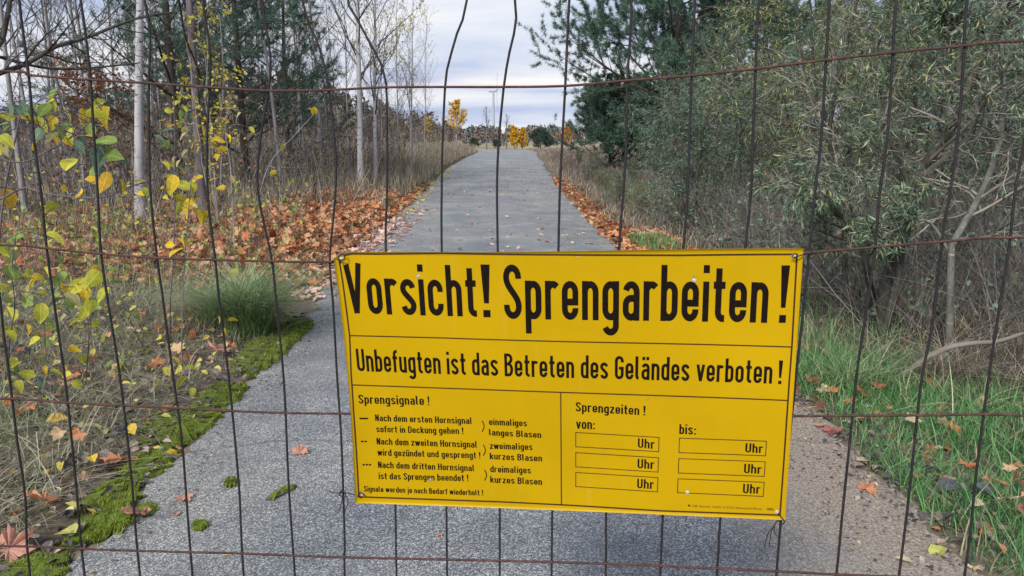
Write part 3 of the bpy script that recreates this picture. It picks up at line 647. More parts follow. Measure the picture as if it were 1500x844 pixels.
for a_ in [('Nach dem ersten Hornsignal', 549.9, 616.7, 607.1, 691.5, 621.2, 611.5), ('sofort in Deckung gehen !', 551.5, 633, 623.5, 679, 636, 626.2),
           ('einmaliges', 716.5, 622.3, 612.8, 772, 624.6, 615), ('langes Blasen', 716.5, 637.7, 628.5, 792.8, 641.6, 632),
           ('Nach dem zweiten Hornsignal', 552, 651, 641.6, 699, 655.9, 646), ('wird gezündet und gesprengt !', 553.3, 667.2, 658, 704, 671.7, 662),
           ('zweimaliges', 717.6, 657.5, 648, 780, 659.3, 649.8), ('kurzes Blasen', 717.6, 672.6, 663, 794, 676, 666.5),
           ('Nach dem dritten Hornsignal', 554, 685.3, 676, 695, 690.3, 680.6), ('ist das Sprengen beendet !', 555, 701.7, 692, 686.3, 705, 695.5),
           ('dreimaliges', 718.3, 691.5, 682, 777.7, 693.7, 684), ('kurzes Blasen', 718.3, 706.9, 697.6, 794, 710.3, 700.5),
           ('Signale werden je nach Bedarf wiederholt !', 533.3, 719.8, 711.9, 707.8, 726, 717.5),
           ('Sprengzeiten !', 843.4, 602.5, 589.2, 945.5, 608.5, 594.5), ('von:', 843.9, 627.8, 613.6, 871.8, 628.8, 614.4), ('bis:', 995, 635.6, 621.2, 1019.8, 636.6, 622.3)]:
    text(*a_, **G_)
for a_ in [(934.3, 655.6, 642, 959, 657.7, 644), (933.8, 685.6, 672, 958.6, 687.2, 673.6), (933.3, 715, 701.3, 957.8, 716.4, 702.6),
           (1091.5, 662.4, 649.1, 1117.5, 663.7, 650.2), (1089.6, 692.9, 679.4, 1115.4, 694.2, 680.4), (1088, 722.1, 708.6, 1113.6, 723.4, 709.6)]:
    text('Uhr', *a_)
text('LHB-Germany GmbH, D-67551 Hohenbuhl/Rhein', 1013.8, 742.6, 739.4, 1116, 747.2, 744, 'small_print', ink2, 0.6); text('7080', 1122.7, 747.4, 744, 1133, 747.8, 744.4, 'small_print', ink2, 0.9)
pxline([(1007.8, 740.6), (1011, 740.7)], 3, 'printed_square', ink2, sub=3)
for y_, segs in ((613, [(526.7, 539)]), (646.6, [(528.8, 532.4), (533.8, 537.3)]), (680.6, [(531, 534.5), (535.8, 539.1), (540.3, 543.6)])):
    for s0, s1 in segs: pxline([(s0, y_), (s1, y_ + 0.1)], 2.6, 'signal_dash', ink, sub=3)
for x_, y0, y1 in ((706.5, 617, 632), (708.3, 652, 667), (710, 688.5, 703.5)):
    pxline([(x_, y0), (x_ + 2.3, y0 + 4.5), (x_ + 2.6, (y0 + y1) / 2), (x_ + 2.3, y1 - 4.5), (x_, y1)], 1.5, 'printed_bracket', ink, sub=3)
for q_ in ([(843.4, 633.5), (965.3, 640.8), (964.8, 661.6), (843.4, 654.3)], [(843.4, 662.9), (964.5, 670.5), (963.8, 691.6), (843.4, 683.8)],
           [(843.4, 692.1), (963.8, 699.7), (963, 720.5), (843.4, 712.7)], [(995.3, 641.8), (1122.7, 646.3), (1121.4, 667.6), (994.5, 662.9)],
           [(994.3, 671.8), (1120.9, 676.5), (1119.4, 697.9), (993.7, 692.9)], [(993.2, 701.3), (1119.4, 706.5), (1117.8, 727.1), (992.4, 721.6)]):
    pxline(q_, 1.2, 'printed_box', ink2, closed=True)
pxline([(497, 383), (501.6, 410), (506.4, 446), (512, 491.6), (514.3, 547), (518.1, 605), (522, 662), (525.6, 727.7), (590.7, 730), (726.7, 734.8), (840, 740.4), (966.4, 748.2), (1142.5, 754.6), (1149, 664), (1156, 560), (1160, 507), (1167.4, 372.6), (997, 374), (840, 373.5), (648, 371), (552, 372.3), (506, 374)], 2.5, 'printed_border', ink2)
pxline([(512, 491.6), (648, 495), (840, 500.7), (1160, 508.3)], 1.8); pxline([(515.4, 563.8), (700, 570.3), (821.9, 574.7), (1154, 586.6)], 1.8); pxline([(821.4, 574.7), (822.4, 739)], 1.8)
# eyelets, scuffs and tie wires
def disc(u, v, r, h, n=12):
    c = surf([[u, v]], 0)[0]; nrm = SN[int(v * NV), int(u * NU)]; m_ = rmat(nrm[None], np.zeros(1))[0]; B_ = MB()
    V = [c + nrm * h * 0.7]; 
    for rr, hh in ((0.45, 1.0), (0.8, 0.8), (1.0, 0.1)):
        for k in range(n): a_ = 2 * PI * k / n; V.append(c + m_ @ np.array([r * rr * math.cos(a_), r * rr * math.sin(a_), 0]) + nrm * h * hh)
    F3 = [[0, 1 + k, 1 + (k + 1) % n] for k in range(n)]; F4 = [[1 + g * n + k, 1 + (g + 1) * n + k, 1 + (g + 1) * n + (k + 1) % n, 1 + g * n + (k + 1) % n] for g in (0, 1) for k in range(n)]
    B_.add(V, F3); B_.F[(4, 0)] = [np.array(F4)]; return B_
for (px_, py_, r_m) in ((1006.8, 721.6, 0.0042), (1138, 750, 0.0038), (613, 405, 0.0038), (1017, 411, 0.0042), (846.6, 377, 0.0018), (531, 724, 0.004), (500, 379.5, 0.0045), (1163, 375, 0.0045)):
    u, v = px2uv(px_, py_); spart('rivet', disc(min(max(u, 0.002), .998), min(max(v, .002), .998), r_m, 0.0014).mesh('rivet', steel, True))
chip, t, b = mat('chipped_enamel', 0.6, 0.3); t.links.new(rampn(t, noise(t, 600, 3), [(0.35, (0.16, 0.12, 0.06)), (0.6, (0.36, 0.31, 0.2))]), b.inputs['Base Color'])
for (px_, py_, r_m) in ((630.8, 702.5, 4.0), (1016, 405, 2.6), (611, 402, 2.2), (949, 585, 2)):
    r0 = np.random.default_rng(int(px_)); uv = []
    for k in range(10): a_ = 2 * PI * k / 10; rr = r_m * r0.uniform(0.5, 1.1); uv.append(px2uv(px_ + rr * math.cos(a_), py_ + rr * 0.8 * math.sin(a_)))
    B_ = MB(); B_.add(surf(uv, 0.0009), [list(range(10))]); spart('paint_chip', B_.mesh('paint_chip', chip))
def tie(pts, label):
    P = resample([onfence(x_, y_, o_) for x_, y_, o_ in pts[0]], 24); b_ = MB(); V, Q = tubes(P, np.full(24, 0.0012), 5); b_.add(V, Q)
    for q_ in pts[1:]:
        P = resample([onfence(x_, y_, o_) for x_, y_, o_ in q_], 16); V, Q = tubes(P, np.full(16, 0.0010), 5); b_.add(V, Q)
    o = obj('tie_wire', b_.mesh('tie_wire', wm, True)); o['label'] = label; o['category'] = 'wire'; o['group'] = 'wires tying the sign to the fence'
tie([[(1160, 377, .022), (1164, 371, .025), (1168, 376, .024), (1162, 378, .023), (1170, 375, .022), (1180, 372, .016), (1190, 371, .009), (1187, 365, .002), (1183, 373, .006)]], 'twisted wire through the top right corner of the yellow sign')
tie([[(534, 726, .02), (528, 721, .024), (524, 728, .022), (530, 729, .022), (520, 725, .018), (506, 722, .008), (500, 718, .004), (498, 726, .004), (507, 728, .008), (503, 719, .008), (497, 724, .006)],
     [(501, 722, .006), (490, 722, .008), (482, 720, .012)], [(502, 724, .006), (500, 738, .012), (496, 752, .016)], [(506, 724, .006), (510, 736, .01), (505, 748, .012)]], 'thin wire with loose ends at the bottom left corner of the sign')
tie([[(1140, 752, .021), (1144, 757, .021), (1149, 764, .018), (1146, 768, .006), (1140, 763, .004), (1136, 765, .010)],
     [(1140, 761, .008), (1134, 770, .012), (1126, 780, .016), (1122, 792, .018), (1120, 803, .018)], [(1134, 770, .012), (1129, 782, .016), (1127, 800, .016)], [(1135, 769, .012), (1134, 778, .014), (1138, 785, .016)]], 'dark wire with three dangling tails below the bottom right corner of the sign')
tie([[(500, 386, .027), (496, 377, .030), (503, 372, .030), (505, 380, .030), (499, 381, .028), (492, 380, .018), (486, 383, .008), (482, 386, .003), (488, 389, .008), (497, 384, .022)]], 'short wire knotted at the curled top left corner of the sign')
# ------------------------------------------------------------------ branching
def grow(P, R, m, t0, t1, ang, ln, K, up=0.0, wob=0.06, rr=0.6, r=None, taper=0.25, tdist=1.0, minr=0.0015):
    """children of a batch of polylines. ang deg (mean, sd); ln callable(t, parent_len) -> length"""
    r = r or rng; Nn, Kp, _ = P.shape
    t = t0 + (t1 - t0) * ((np.arange(m)[None, :] + r.uniform(0, 1, (Nn, m))) / m) ** tdist
    f = t * (Kp - 1); i = np.minimum(f.astype(int), Kp - 2); s = (f - i)[..., None]; n_ = np.arange(Nn)[:, None]
    p = P[n_, i] * (1 - s) + P[n_, i + 1] * s; T = norm(P[n_, i + 1] - P[n_, i]); Rr = R[n_, i] * (1 - s[..., 0]) + R[n_, i + 1] * s[..., 0]
    plen = np.linalg.norm(np.diff(P, axis=1), axis=2).sum(1)[:, None] * np.ones((1, m))
    p = p.reshape(-1, 3); T = T.reshape(-1, 3); Rr = Rr.ravel(); L_ = ln(t.ravel(), plen.ravel()) * r.uniform(0.7, 1.25, len(p))
    q = norm(r.normal(0, 1, p.shape)); q = norm(q - (q * T).sum(1)[:, None] * T)
    a = np.radians(r.normal(ang[0], ang[1], len(p)))[:, None]
    D = T * np.cos(a) + q * np.sin(a)
    C_ = np.empty((len(p), K, 3)); C_[:, 0] = p; step = (L_ / (K - 1))[:, None]
    for k in range(1, K):
        D = norm(D + np.array([0, 0, up]) / (K - 1) + r.normal(0, wob, D.shape)); C_[:, k] = C_[:, k - 1] + D * step
    r0 = np.maximum(Rr * rr, minr); rad = r0[:, None] * np.linspace(1, taper, K)[None, :]
    return C_, np.maximum(rad, minr * 0.6)
def along(P, n, r, t0=0.3, t1=1.0):
    """n random points and directions along the batch"""
    k = r.integers(0, len(P), n); f = r.uniform(t0, t1, n) * (P.shape[1] - 1) * 0.9999; i = f.astype(int); s = (f - i)[:, None]
    p = P[k, i] * (1 - s) + P[k, i + 1] * s; return p, norm(P[k, i + 1] - P[k, i])
LEAF_V = np.array([[0, 0, 0], [0.35, 0.26, 0.05], [0.72, 0.22, 0.02], [1, 0, -0.1], [0.72, -0.22, 0.02], [0.35, -0.26, 0.05], [0.4, 0, -0.02]])
LEAF_F = np.array([[0, 6, 1], [1, 6, 2], [2, 6, 3], [3, 6, 4], [4, 6, 5], [5, 6, 0]])
DIA_V = np.array([[0, 0, 0], [0.45, 0.085, 0.03], [1, 0, -0.05], [0.45, -0.085, 0.03]]); DIA_F = np.array([[0, 1, 2, 3]])
OV_V = np.array([[0, 0, 0], [0.3, 0.3, 0.05], [0.8, 0.22, 0], [1.0, 0, -0.06], [0.8, -0.22, 0], [0.3, -0.3, 0.05]]); OV_F = np.array([[0, 1, 2, 5], [5, 2, 3, 4]])
def leaves(b, P, n, size, r, m=0, t0=0.3, shape='oval', spread=0.9, droop=0.0):
    p, T = along(P, n, r, t0); d = norm(T + r.normal(0, spread, T.shape) + [0, 0, -droop])
    Mx = dirmat(d, r.uniform(0, 2 * PI, n)); s = size * r.uniform(0.6, 1.35, n)
    V_, F_ = {'oval': (OV_V, OV_F), 'dia': (DIA_V, DIA_F), 'leaf': (LEAF_V, LEAF_F)}[shape]; scatter(b, V_, F_, p, Mx, s, m)
def needles(b, p, T, per, ln, w, r, m=0, spread=0.75):
    n = len(p) * per; P = np.repeat(p, per, 0) + r.normal(0, ln * 0.18, (n, 3)); D = norm(np.repeat(T, per, 0) + r.normal(0, spread, (n, 3)))
    q = norm(np.cross(D, r.normal(0, 1, (n, 3)))) * w; l = (ln * r.uniform(0.6, 1.2, n))[:, None]
    V_ = np.stack([P - q, P + q, P + D * l], 1).reshape(-1, 3); b.add(V_, np.arange(n * 3).reshape(-1, 3), m)
def base(r_, h, K=14, lean=(0, 0), wob=0.02, r0=0.08, taper=0.25):
    z = np.linspace(0, 1, K); x = lean[0] * z ** 1.3 * h + np.cumsum(r_.normal(0, wob, K)) * z; y = lean[1] * z ** 1.3 * h + np.cumsum(r_.normal(0, wob, K)) * z
    P = np.stack([x, y, z * h], -1)[None]; flare = 1 + 0.35 * np.exp(-z * 18)
    return P, (r0 * (1 - (1 - taper) * z) * flare)[None]
# ------------------------------------------------------------------ bare birches and poplars
def bare_tree(name, label, cat, group, seed, h, r0, bark, leafm=None, nleaf=0, lsize=0.05, low=0.3, lean=(0, 0), wob=0.03, nb=26, blen=0.22, twm=None, fork=False, sub=6, subsub=4, ang=38):
    r = np.random.default_rng(seed)
    P, R = base(r, h, 16, lean, wob, r0, 0.22)
    trunks = (P, R)
    B1, R1 = grow(P, R, nb, low, 0.98, (ang, 9), lambda t, L_: L_ * blen * (1.25 - t * 0.8), 7, 0.45, 0.09, 0.42, r, 0.3)
    B2, R2 = grow(B1, R1, sub, 0.25, 1.0, (38, 12), lambda t, L_: L_ * 0.5 * (1.2 - t * 0.6), 5, 0.25, 0.12, 0.55, r, 0.4, minr=0.003)
    B3, R3 = grow(B2, R2, subsub, 0.2, 1.0, (35, 12), lambda t, L_: L_ * 0.55, 4, 0.1, 0.14, 0.6, r, 0.5, minr=0.0022)
    root = thing(name, label, cat, (0, 0, 0), group)
    obj('trunk', tubemesh('trunk', *trunks, 8, bark), root)
    b = MB()
    for (p, q, S) in ((B1, R1, 5), (B2, R2, 3), (B3, R3, 3)): V_, Q = tubes(p, q, S); b.add(V_, Q)
    obj('branches', b.mesh('branches', twm or M['twig']), root, kind='stuff')
    if nleaf:
        b = MB(); leaves(b, B3, nleaf, lsize, r, 0, 0.2, 'oval', 1.0, 0.5); obj('foliage', b.mesh('foliage', leafm), root, kind='stuff')
    return root
def place(root, first, p, rz_=0, s=1.0, label=None, tilt=(0, 0)):
    if first:
        root.location = tuple(p); root.rotation_euler = (tilt[0], tilt[1], rz_); root.scale = (s,) * 3
        if label: root['label'] = label
        return root
    return copy_tree(root, p, rz_, s, label, tilt)
def gat(px, Y, dz=0.0):
    x = (px - CXP) / F * (Y * CP + (CAMH - float(hgt(0, Y))) * SP); return (x, Y, float(hgt(x, Y)) - 0.03 + dz)
# the near white trunk and its neighbours (px of the foot, distance)
t1 = bare_tree('white_birch', 'straight smooth white trunk left of the lane, thickest in the wood', 'tree', None, 11, 10.5, 0.088, M['white_bark'], None, 0, low=0.42, lean=(0.125, 0), wob=0.004, nb=22)
place(t1, True, gat(207, 13.6))
t2 = bare_tree('dark_poplar', 'dark purple grey trunk behind the yellow leaved sapling', 'tree', None, 12, 9.5, 0.085, M['dark_bark'], None, 0, low=0.3, lean=(0.012, 0.01), wob=0.012, nb=26, twm=M['twig'])
place(t2, True, gat(299, 13.2))
G1 = 'slender bare trees in the wood left of the lane'
gA = bare_tree('slender_bare_tree', 'slender grey bare tree in the wood left of the lane', 'tree', G1, 13, 9.0, 0.05, M['grey_bark'], low=0.3, nb=24, wob=0.03, lean=(0.02, 0))
gB = bare_tree('slender_bare_tree', 'slender grey bare tree in the wood left of the lane', 'tree', G1, 14, 10.0, 0.062, M['grey_bark'], low=0.38, nb=24, wob=0.025, lean=(-0.015, 0))
gC = bare_tree('slender_bare_tree', 'slender grey bare tree in the wood left of the lane', 'tree', G1, 15, 7.5, 0.035, M['grey_bark'], low=0.2, nb=26, wob=0.03, lean=(0.01, 0), M_=None) if False else bare_tree('slender_bare_tree', 'slender grey bare tree in the wood left of the lane', 'tree', G1, 15, 7.5, 0.035, M['grey_bark'], low=0.18, nb=26, wob=0.03, lean=(0.01, 0))
firsts = {id(gA): True, id(gB): True, id(gC): True}
spots = [(38, 15, 0), (58, 20, 1), (98, 23, 0), (125, 19, 2), (152, 17, 0), (175, 26, 1), (240, 24, 2), (262, 30, 0), (335, 27, 2), (360, 22, 2), (413, 20, 0), (428, 30, 2), (450, 25, 2), (472, 26, 0), (498, 29, 2),
         (512, 34, 0), (585, 33, 2), (602, 38, 2), (622, 44, 2), (12, 26, 1), (82, 32, 1), (140, 35, 0), (200, 34, 1), (228, 38, 0), (288, 40, 1), (318, 36, 0), (390, 36, 0), (440, 40, 1), (485, 44, 0), (570, 50, 2), (-40, 22, 0), (-90, 17, 1), (-60, 32, 0), (548, 37, 2), (560, 40, 2), (470, 34, 2), (380, 28, 2), (-150, 26, 0)]
rr_ = np.random.default_rng(5)
TL = {0: 'slender grey trunk just beyond the big leaved shrub at the left edge', 2: 'slender grey trunk under the mossy arching bough', 4: 'slim straight trunk halfway between the left edge and the white trunk', 8: 'slim bare tree just right of the purple grey trunk',
      10: 'pale slender tree right of the dark pines, in front of the fifth wire', 12: 'slim bare tree left of the two white birches', 14: 'thin bare tree directly left of the nearer white birch', 16: 'thin bare tree right of the second white birch', 18: 'last slim bare tree before the open sky over the lane', 9: 'slim bare tree in front of the middle pine', 6: 'thin bare tree close right of the white trunk', 17: 'slim bare tree beside the young birch with hanging yellow leaves'}
for k, (px, Y, v) in enumerate(spots):
    T_ = (gA, gB, gC)[v]; place(T_, firsts[id(T_)], gat(px, Y), rr_.uniform(0, 6.28), rr_.uniform(0.8, 1.15) if Y < 45 else rr_.uniform(0.55, 0.8), TL.get(k, 'slender grey bare tree in the wood left of the lane'), tilt=(rr_.normal(0, 0.02), rr_.normal(0, 0.03))); firsts[id(T_)] = False
for k, (x_, y_) in enumerate([(-9 - rr_.uniform(0, 16), rr_.uniform(12, 50)) for _ in range(14)]):
    T_ = (gA, gB, gC)[k % 3]; place(T_, False, (x_, y_, float(hgt(x_, y_))), rr_.uniform(0, 6.28), rr_.uniform(0.8, 1.2), 'slender grey bare tree in the wood left of the lane', tilt=(rr_.normal(0, 0.02), rr_.normal(0, 0.03)))
b1 = bare_tree('birch', 'white barked birch left of the lane with a few yellow leaves high up, leaning right', 'tree', 'pale birches by the lane', 21, 8.5, 0.085, M['white_bark'], M['yellow_small'], 420, 0.055, low=0.32, lean=(0.025, 0), wob=0.02, nb=26)
place(b1, True, gat(529, 20.5))
b2 = bare_tree('birch', 'second white birch close behind, thinner and leaning toward the lane with yellow leaves', 'tree', 'pale birches by the lane', 22, 8.0, 0.062, M['white_bark'], M['yellow_small'], 800, 0.06, low=0.25, lean=(0.05, 0), wob=0.025, nb=26)
place(b2, True, gat(551, 22.5), 0)
b3 = bare_tree('birch_sapling', 'thin young birch with hanging yellow leaves nearest the open sky', 'tree', None, 23, 6.0, 0.035, M['grey_bark'], M['yellow_small'], 420, 0.06, low=0.35, lean=(0.03, 0), wob=0.02, nb=18)
place(b3, True, gat(604, 26))
# arching bough reaching in from the left edge and a second below it
def bough(pts, Y0, Y1, r0, r1, nm, label, seed, twigs=14):
    n_ = len(pts); P3 = [at(px, py, Y0 + (Y1 - Y0) * k / (n_ - 1)) for k, (px, py) in enumerate(pts)]
    P = resample(P3, 24)[None]; R = np.linspace(r0, r1, 24)[None]; r = np.random.default_rng(seed)
    o = thing(nm, label, 'branch', P[0, 0]); sh = -P[0, 0]
    B1, R1 = grow(P, R, twigs, 0.15, 1, (45, 12), lambda t, L_: L_ * 0.22, 6, 0.2, 0.12, 0.5, r, 0.4, minr=0.003); B2, R2 = grow(B1, R1, 4, 0.2, 1, (40, 12), lambda t, L_: L_ * 0.45, 4, 0.1, 0.12, 0.6, r, 0.5, minr=0.002)
    obj('limb', tubemesh('limb', P + sh, R, 7, M['mossy_bark']), o)
    b = MB()
    for p, q in ((B1, R1), (B2, R2)): V_, Q = tubes(p + sh, q, 3); b.add(V_, Q)
    obj('twigs', b.mesh('twigs', M['twig']), o, kind='stuff')
bough([(-60, 150), (-10, 112), (40, 93), (85, 67), (125, 56), (165, 40), (205, 26), (255, 18)], 7.5, 9.5, 0.030, 0.012, 'leaning_bough', 'long mossy bough arching in from the left edge towards the white trunk', 31, 18)
bough([(-50, 60), (-10, 80), (30, 92), (70, 100), (110, 101), (150, 98), (190, 94), (205, 92)], 8.5, 11, 0.022, 0.008, 'sagging_bough', 'thin level bough running just under the top wire at left', 32, 10)
bough([(-30, 90), (0, 64), (10, 28), (18, -20)], 6.5, 6.5, 0.022, 0.018, 'dark_bough', 'dark upright bough in the top left corner', 33, 6)
bough([(262, 0), (272, 55), (285, 88), (296, 118), (308, 135)], 12, 14, 0.018, 0.012, 'hooked_bough', 'dark crooked bough crossing the pine beside the purple grey trunk', 34, 8)
# ------------------------------------------------------------------ pines
def pine(name, label, seed, h, r0, tufts, nl=0.12, low=0.2, blen=0.33, lean=(0, 0), group=None, per=12, nb=46, width=0.006, tnarrow=0.85, mat_=None, ang=72, up=0.5):
    r = np.random.default_rng(seed); P, R = base(r, h, 16, lean, 0.03, r0, 0.2)
    B1, R1 = grow(P, R, nb, low, 0.985, (ang, 8), lambda t, L_: L_ * blen * (1.12 - t * tnarrow), 8, up, 0.07, 0.35, r, 0.25, minr=0.006)
    B2, R2 = grow(B1, R1, 8, 0.3, 1.0, (45, 12), lambda t, L_: L_ * 0.42 * (1.3 - 0.6 * t), 5, 0.35, 0.1, 0.5, r, 0.4, minr=0.004)
    B3, R3 = grow(B2, R2, 3, 0.3, 1.0, (40, 12), lambda t, L_: L_ * 0.5, 3, 0.3, 0.1, 0.6, r, 0.5, minr=0.003)
    root = thing(name, label, 'pine', (0, 0, 0), group)
    obj('trunk', tubemesh('trunk', P, R, 9, M['pine_bark']), root)
    b = MB()
    for p, q, S in ((B1, R1, 5), (B2, R2, 3), (B3, R3, 3)): V_, Q = tubes(p, q, S); b.add(V_, Q)
    obj('branches', b.mesh('branches', M['pine_bark']), root, kind='stuff')
    b = MB(); p1, T1 = along(B2, tufts // 3, r, 0.35); p2, T2 = along(B3, tufts - tufts // 3, r, 0.3)
    needles(b, np.r_[p1, p2], np.r_[T1, T2], per, nl, width, r); obj('needles', b.mesh('needles', mat_ or M['needles']), root, kind='stuff')
    return root
GP = 'dark pines in the wood left of the lane'
p1 = pine('pine', 'tall dark pine behind the purple grey trunk, leftmost of the pines', 41, 10.5, 0.11, 6500, 0.13, 0.08, 0.26, group=GP, width=0.006)
place(p1, True, gat(268, 17.5))
place(p1, False, gat(362, 21.0), 2.1, 0.95, 'dark pine between the purple grey trunk and the pale slender trunks')
place(p1, False, gat(425, 27.0), 4.0, 0.85, 'farthest dark pine of the left wood, its crown ragged against the sky')
place(p1, False, gat(318, 24), 3.0, 0.85, 'pine deep in the wood between the other dark pines')
pr = pine('big_pine', 'big scots pine towering over the shrubs right of the lane', 44, 11.5, 0.17, 22000, 0.17, 0.08, 0.42, lean=(-0.01, 0), per=13, nb=58, width=0.0085, tnarrow=0.75)
place(pr, True, gat(985, 27.5), 0.6)
pr2 = pine('young_pine', 'low bushy young pine at the foot of the big pine', 45, 2.9, 0.06, 7500, 0.16, 0.03, 0.66, per=13, nb=50, width=0.0095, tnarrow=0.6, ang=60)
place(pr2, True, gat(893, 30.5), 0.3)
place(pr, False, gat(1110, 33), 2.4, 1.05, 'second tall pine half hidden behind the willow shrubs')
place(pr, False, gat(1330, 36), 4.4, 1.0, 'pine far back behind the grey green shrubs at right')
place(pr2, False, gat(945, 29), 2.0, 0.95, 'bushy young pine joined to the low one, nearer the shrubs')
place(pr, False, gat(800, -9) if False else (9.5, 40, float(hgt(9.5, 40))), 1.4, 0.6, 'smaller pine beyond the big one')
# ------------------------------------------------------------------ willow shrubs on the right
def shrub(name, label, group, seed, stems, h, R0=0.03, nleaf=9000, lsize=0.075, spread=0.45, lm=None, bark=None, shape='dia', tw=None, nb=9, n2=7, n3=5, kinds='shrub', paths=None, droop=0.4, leaf_t=0.1, blen=0.36, lo=0.18):
    r = np.random.default_rng(seed); Ps, Rs = [], []
    if paths is None:
        for k in range(stems):
            a_ = 2 * PI * k / stems + r.uniform(-0.4, 0.4); out = spread * r.uniform(0.3, 1.1)
            z = np.linspace(0, 1, 12); hh = h * r.uniform(0.7, 1.0)
            x = np.cos(a_) * (0.08 + out * hh * z ** 1.2) + np.cumsum(r.normal(0, 0.025, 12)); y = np.sin(a_) * (0.08 + out * hh * z ** 1.2) + np.cumsum(r.normal(0, 0.025, 12))
            Ps.append(np.stack([x, y, hh * z - 0.05], -1)); Rs.append(R0 * r.uniform(0.6, 1.1) * np.linspace(1, 0.3, 12))
    else:
        for pth, ra, rb in paths: Ps.append(resample(pth, 12)); Rs.append(np.linspace(ra, rb, 12))
    P = np.array(Ps); R = np.array(Rs)
    B1, R1 = grow(P, R, nb, lo, 0.98, (48, 14), lambda t, L_: L_ * blen * (1.2 - 0.6 * t), 7, 0.15, 0.14, 0.5, r, 0.3, minr=0.004)
    B2, R2 = grow(B1, R1, n2, 0.15, 1.0, (48, 16), lambda t, L_: L_ * 0.5, 6, 0.0, 0.16, 0.6, r, 0.4, minr=0.003)
    B3, R3 = grow(B2, R2, n3, 0.1, 1.0, (42, 16), lambda t, L_: L_ * 0.55, 4, -0.1, 0.16, 0.6, r, 0.5, minr=0.002)
    root = thing(name, label, kinds, (0, 0, 0), group)
    for k in range(len(P)): obj('stem', tubemesh('stem', P[k], R[k], 8, M['lichen_bark'] if (paths is not None and k in (3, 6)) else (bark or M['mossy_bark'])), root)
    b = MB()
    for p, q, S in ((B1, R1, 4), (B2, R2, 3), (B3, R3, 3)): V_, Q = tubes(p, q, S); b.add(V_, Q)
    obj('twigs', b.mesh('twigs', tw or M['twig']), root, kind='stuff')
    if nleaf:
        b = MB(); leaves(b, B3, int(nleaf * 0.75), lsize, r, 0, leaf_t, shape, 0.7, droop); leaves(b, B2, nleaf - int(nleaf * 0.75), lsize, r, 0, leaf_t, shape, 0.7, droop)
        obj('foliage', b.mesh('foliage', lm or M['willow']), root, kind='stuff')
    return root
GW = 'grey green willow shrubs right of the lane'
wA = shrub('willow_shrub', 'grey green willow shrub in the hedge right of the lane', GW, 51, 6, 4.2, 0.035, 17000, 0.070, 0.34)
wB = shrub('willow_shrub', 'grey green willow shrub in the hedge right of the lane', GW, 52, 7, 3.4, 0.03, 16000, 0.065, 0.42, lo=0.06)
wC = shrub('willow_shrub', 'grey green willow shrub in the hedge right of the lane', GW, 53, 6, 2.4, 0.022, 14000, 0.055, 0.42, lo=0.12)
place(wC, True, gat(1010, 12.2), 0.4, 1.12, 'low willow shrub with a fan of dark stems, nearest the lane edge')
place(wA, True, gat(1205, 11.0), 1.1, 1.0, 'tall willow shrub with a forked limb rising in front of the pines')
place(wB, True, gat(1110, 15.5), 2.0, 1.05, 'willow shrub between the low fan shaped one and the tall forked one')
for k, (T_, px, Y, s_) in enumerate([(wB, 1010, 19, 1.0), (wA, 1090, 21, 0.95), (wA, 1360, 11, 1.0), (wB, 1290, 16, 1.2), (wA, 1180, 18, 1.05), (wA, 1480, 13, 1.1), (wB, 1560, 8.5, 1.1), (wA, 1700, 10, 1.1), (wB, 1420, 20, 1.3), (wA, 1300, 24, 1.1), (wB, 1150, 27, 1.1), (wC, 1060, 26, 1.2), (wB, 1800, 7, 1.1), (wA, 1600, 16, 1.1)]):
    place(T_, False, gat(px, Y), 0.9 * k + 0.3, s_, {0: 'willow shrub behind the low fan shaped one, below the big pine', 3 - 1: 'willow shrub filling the space directly behind the tall forked one', 2: 'willow shrub behind the crooked dark stems', 6: 'willow shrub at the right picture edge', 1: 'willow shrub in front of the second tall pine'}.get(k, 'grey green willow shrub in the hedge right of the lane'))
for k, (px, Y, s_) in enumerate([(862, 24, .3), (885, 20, .34), (905, 16.5, .38), (872, 29, .34), (925, 21, .42), (940, 14.8, .36), (848, 36, .3)]):
    place(wC, False, gat(px, Y), 1.3 * k, s_, 'low grey green bush on the heath between the lane and the young pine')['group'] = 'low bushes on the heath right of the lane'
# near shrub with its own crooked stems
def W(px, py, Y): return at(px, py, Y)
near_paths = []
for pts, ra, rb in [([(1290, 513, 5.7), (1293, 460, 5.7), (1298, 412, 5.7), (1315, 358, 5.75), (1328, 300, 5.8), (1345, 250, 5.9), (1378, 213, 6.0), (1402, 170, 6.0), (1430, 97, 6.0), (1462, 45, 5.9), (1520, 5, 5.8)], 0.048, 0.030),
                    ([(1283, 508, 5.6), (1300, 470, 5.55), (1312, 420, 5.5), (1323, 360, 5.5), (1335, 310, 5.6), (1326, 255, 5.7), (1300, 200, 5.8), (1290, 120, 5.9)], 0.030, 0.012),
                    ([(1288, 500, 5.8), (1278, 440, 5.8), (1262, 362, 5.8), (1232, 318, 5.7), (1200, 290, 5.6), (1160, 262, 5.5)], 0.034, 0.014),
                    ([(1390, 530, 5.2), (1391, 450, 5.2), (1393, 380, 5.2), (1396, 352, 5.2), (1418, 318, 5.2), (1437, 285, 5.3), (1447, 262, 5.3), (1462, 215, 5.3), (1470, 160, 5.3), (1466, 60, 5.3)], 0.030, 0.016),
                    ([(1402, 140, 6.1), (1405, 90, 6.1), (1400, 40, 6.1), (1390, -10, 6.1)], 0.028, 0.02),
                    ([(1275, 505, 6.2), (1240, 430, 6.2), (1236, 330, 6.3), (1215, 200, 6.4), (1235, 90, 6.4), (1260, -20, 6.4)], 0.03, 0.012),
                    ([(1392, 372, 5.2), (1370, 335, 5.25), (1350, 322, 5.2), (1315, 335, 5.2), (1285, 350, 5.1)], 0.013, 0.006)]:
    near_paths.append((np.array([W(*p) for p in pts]), ra, rb))
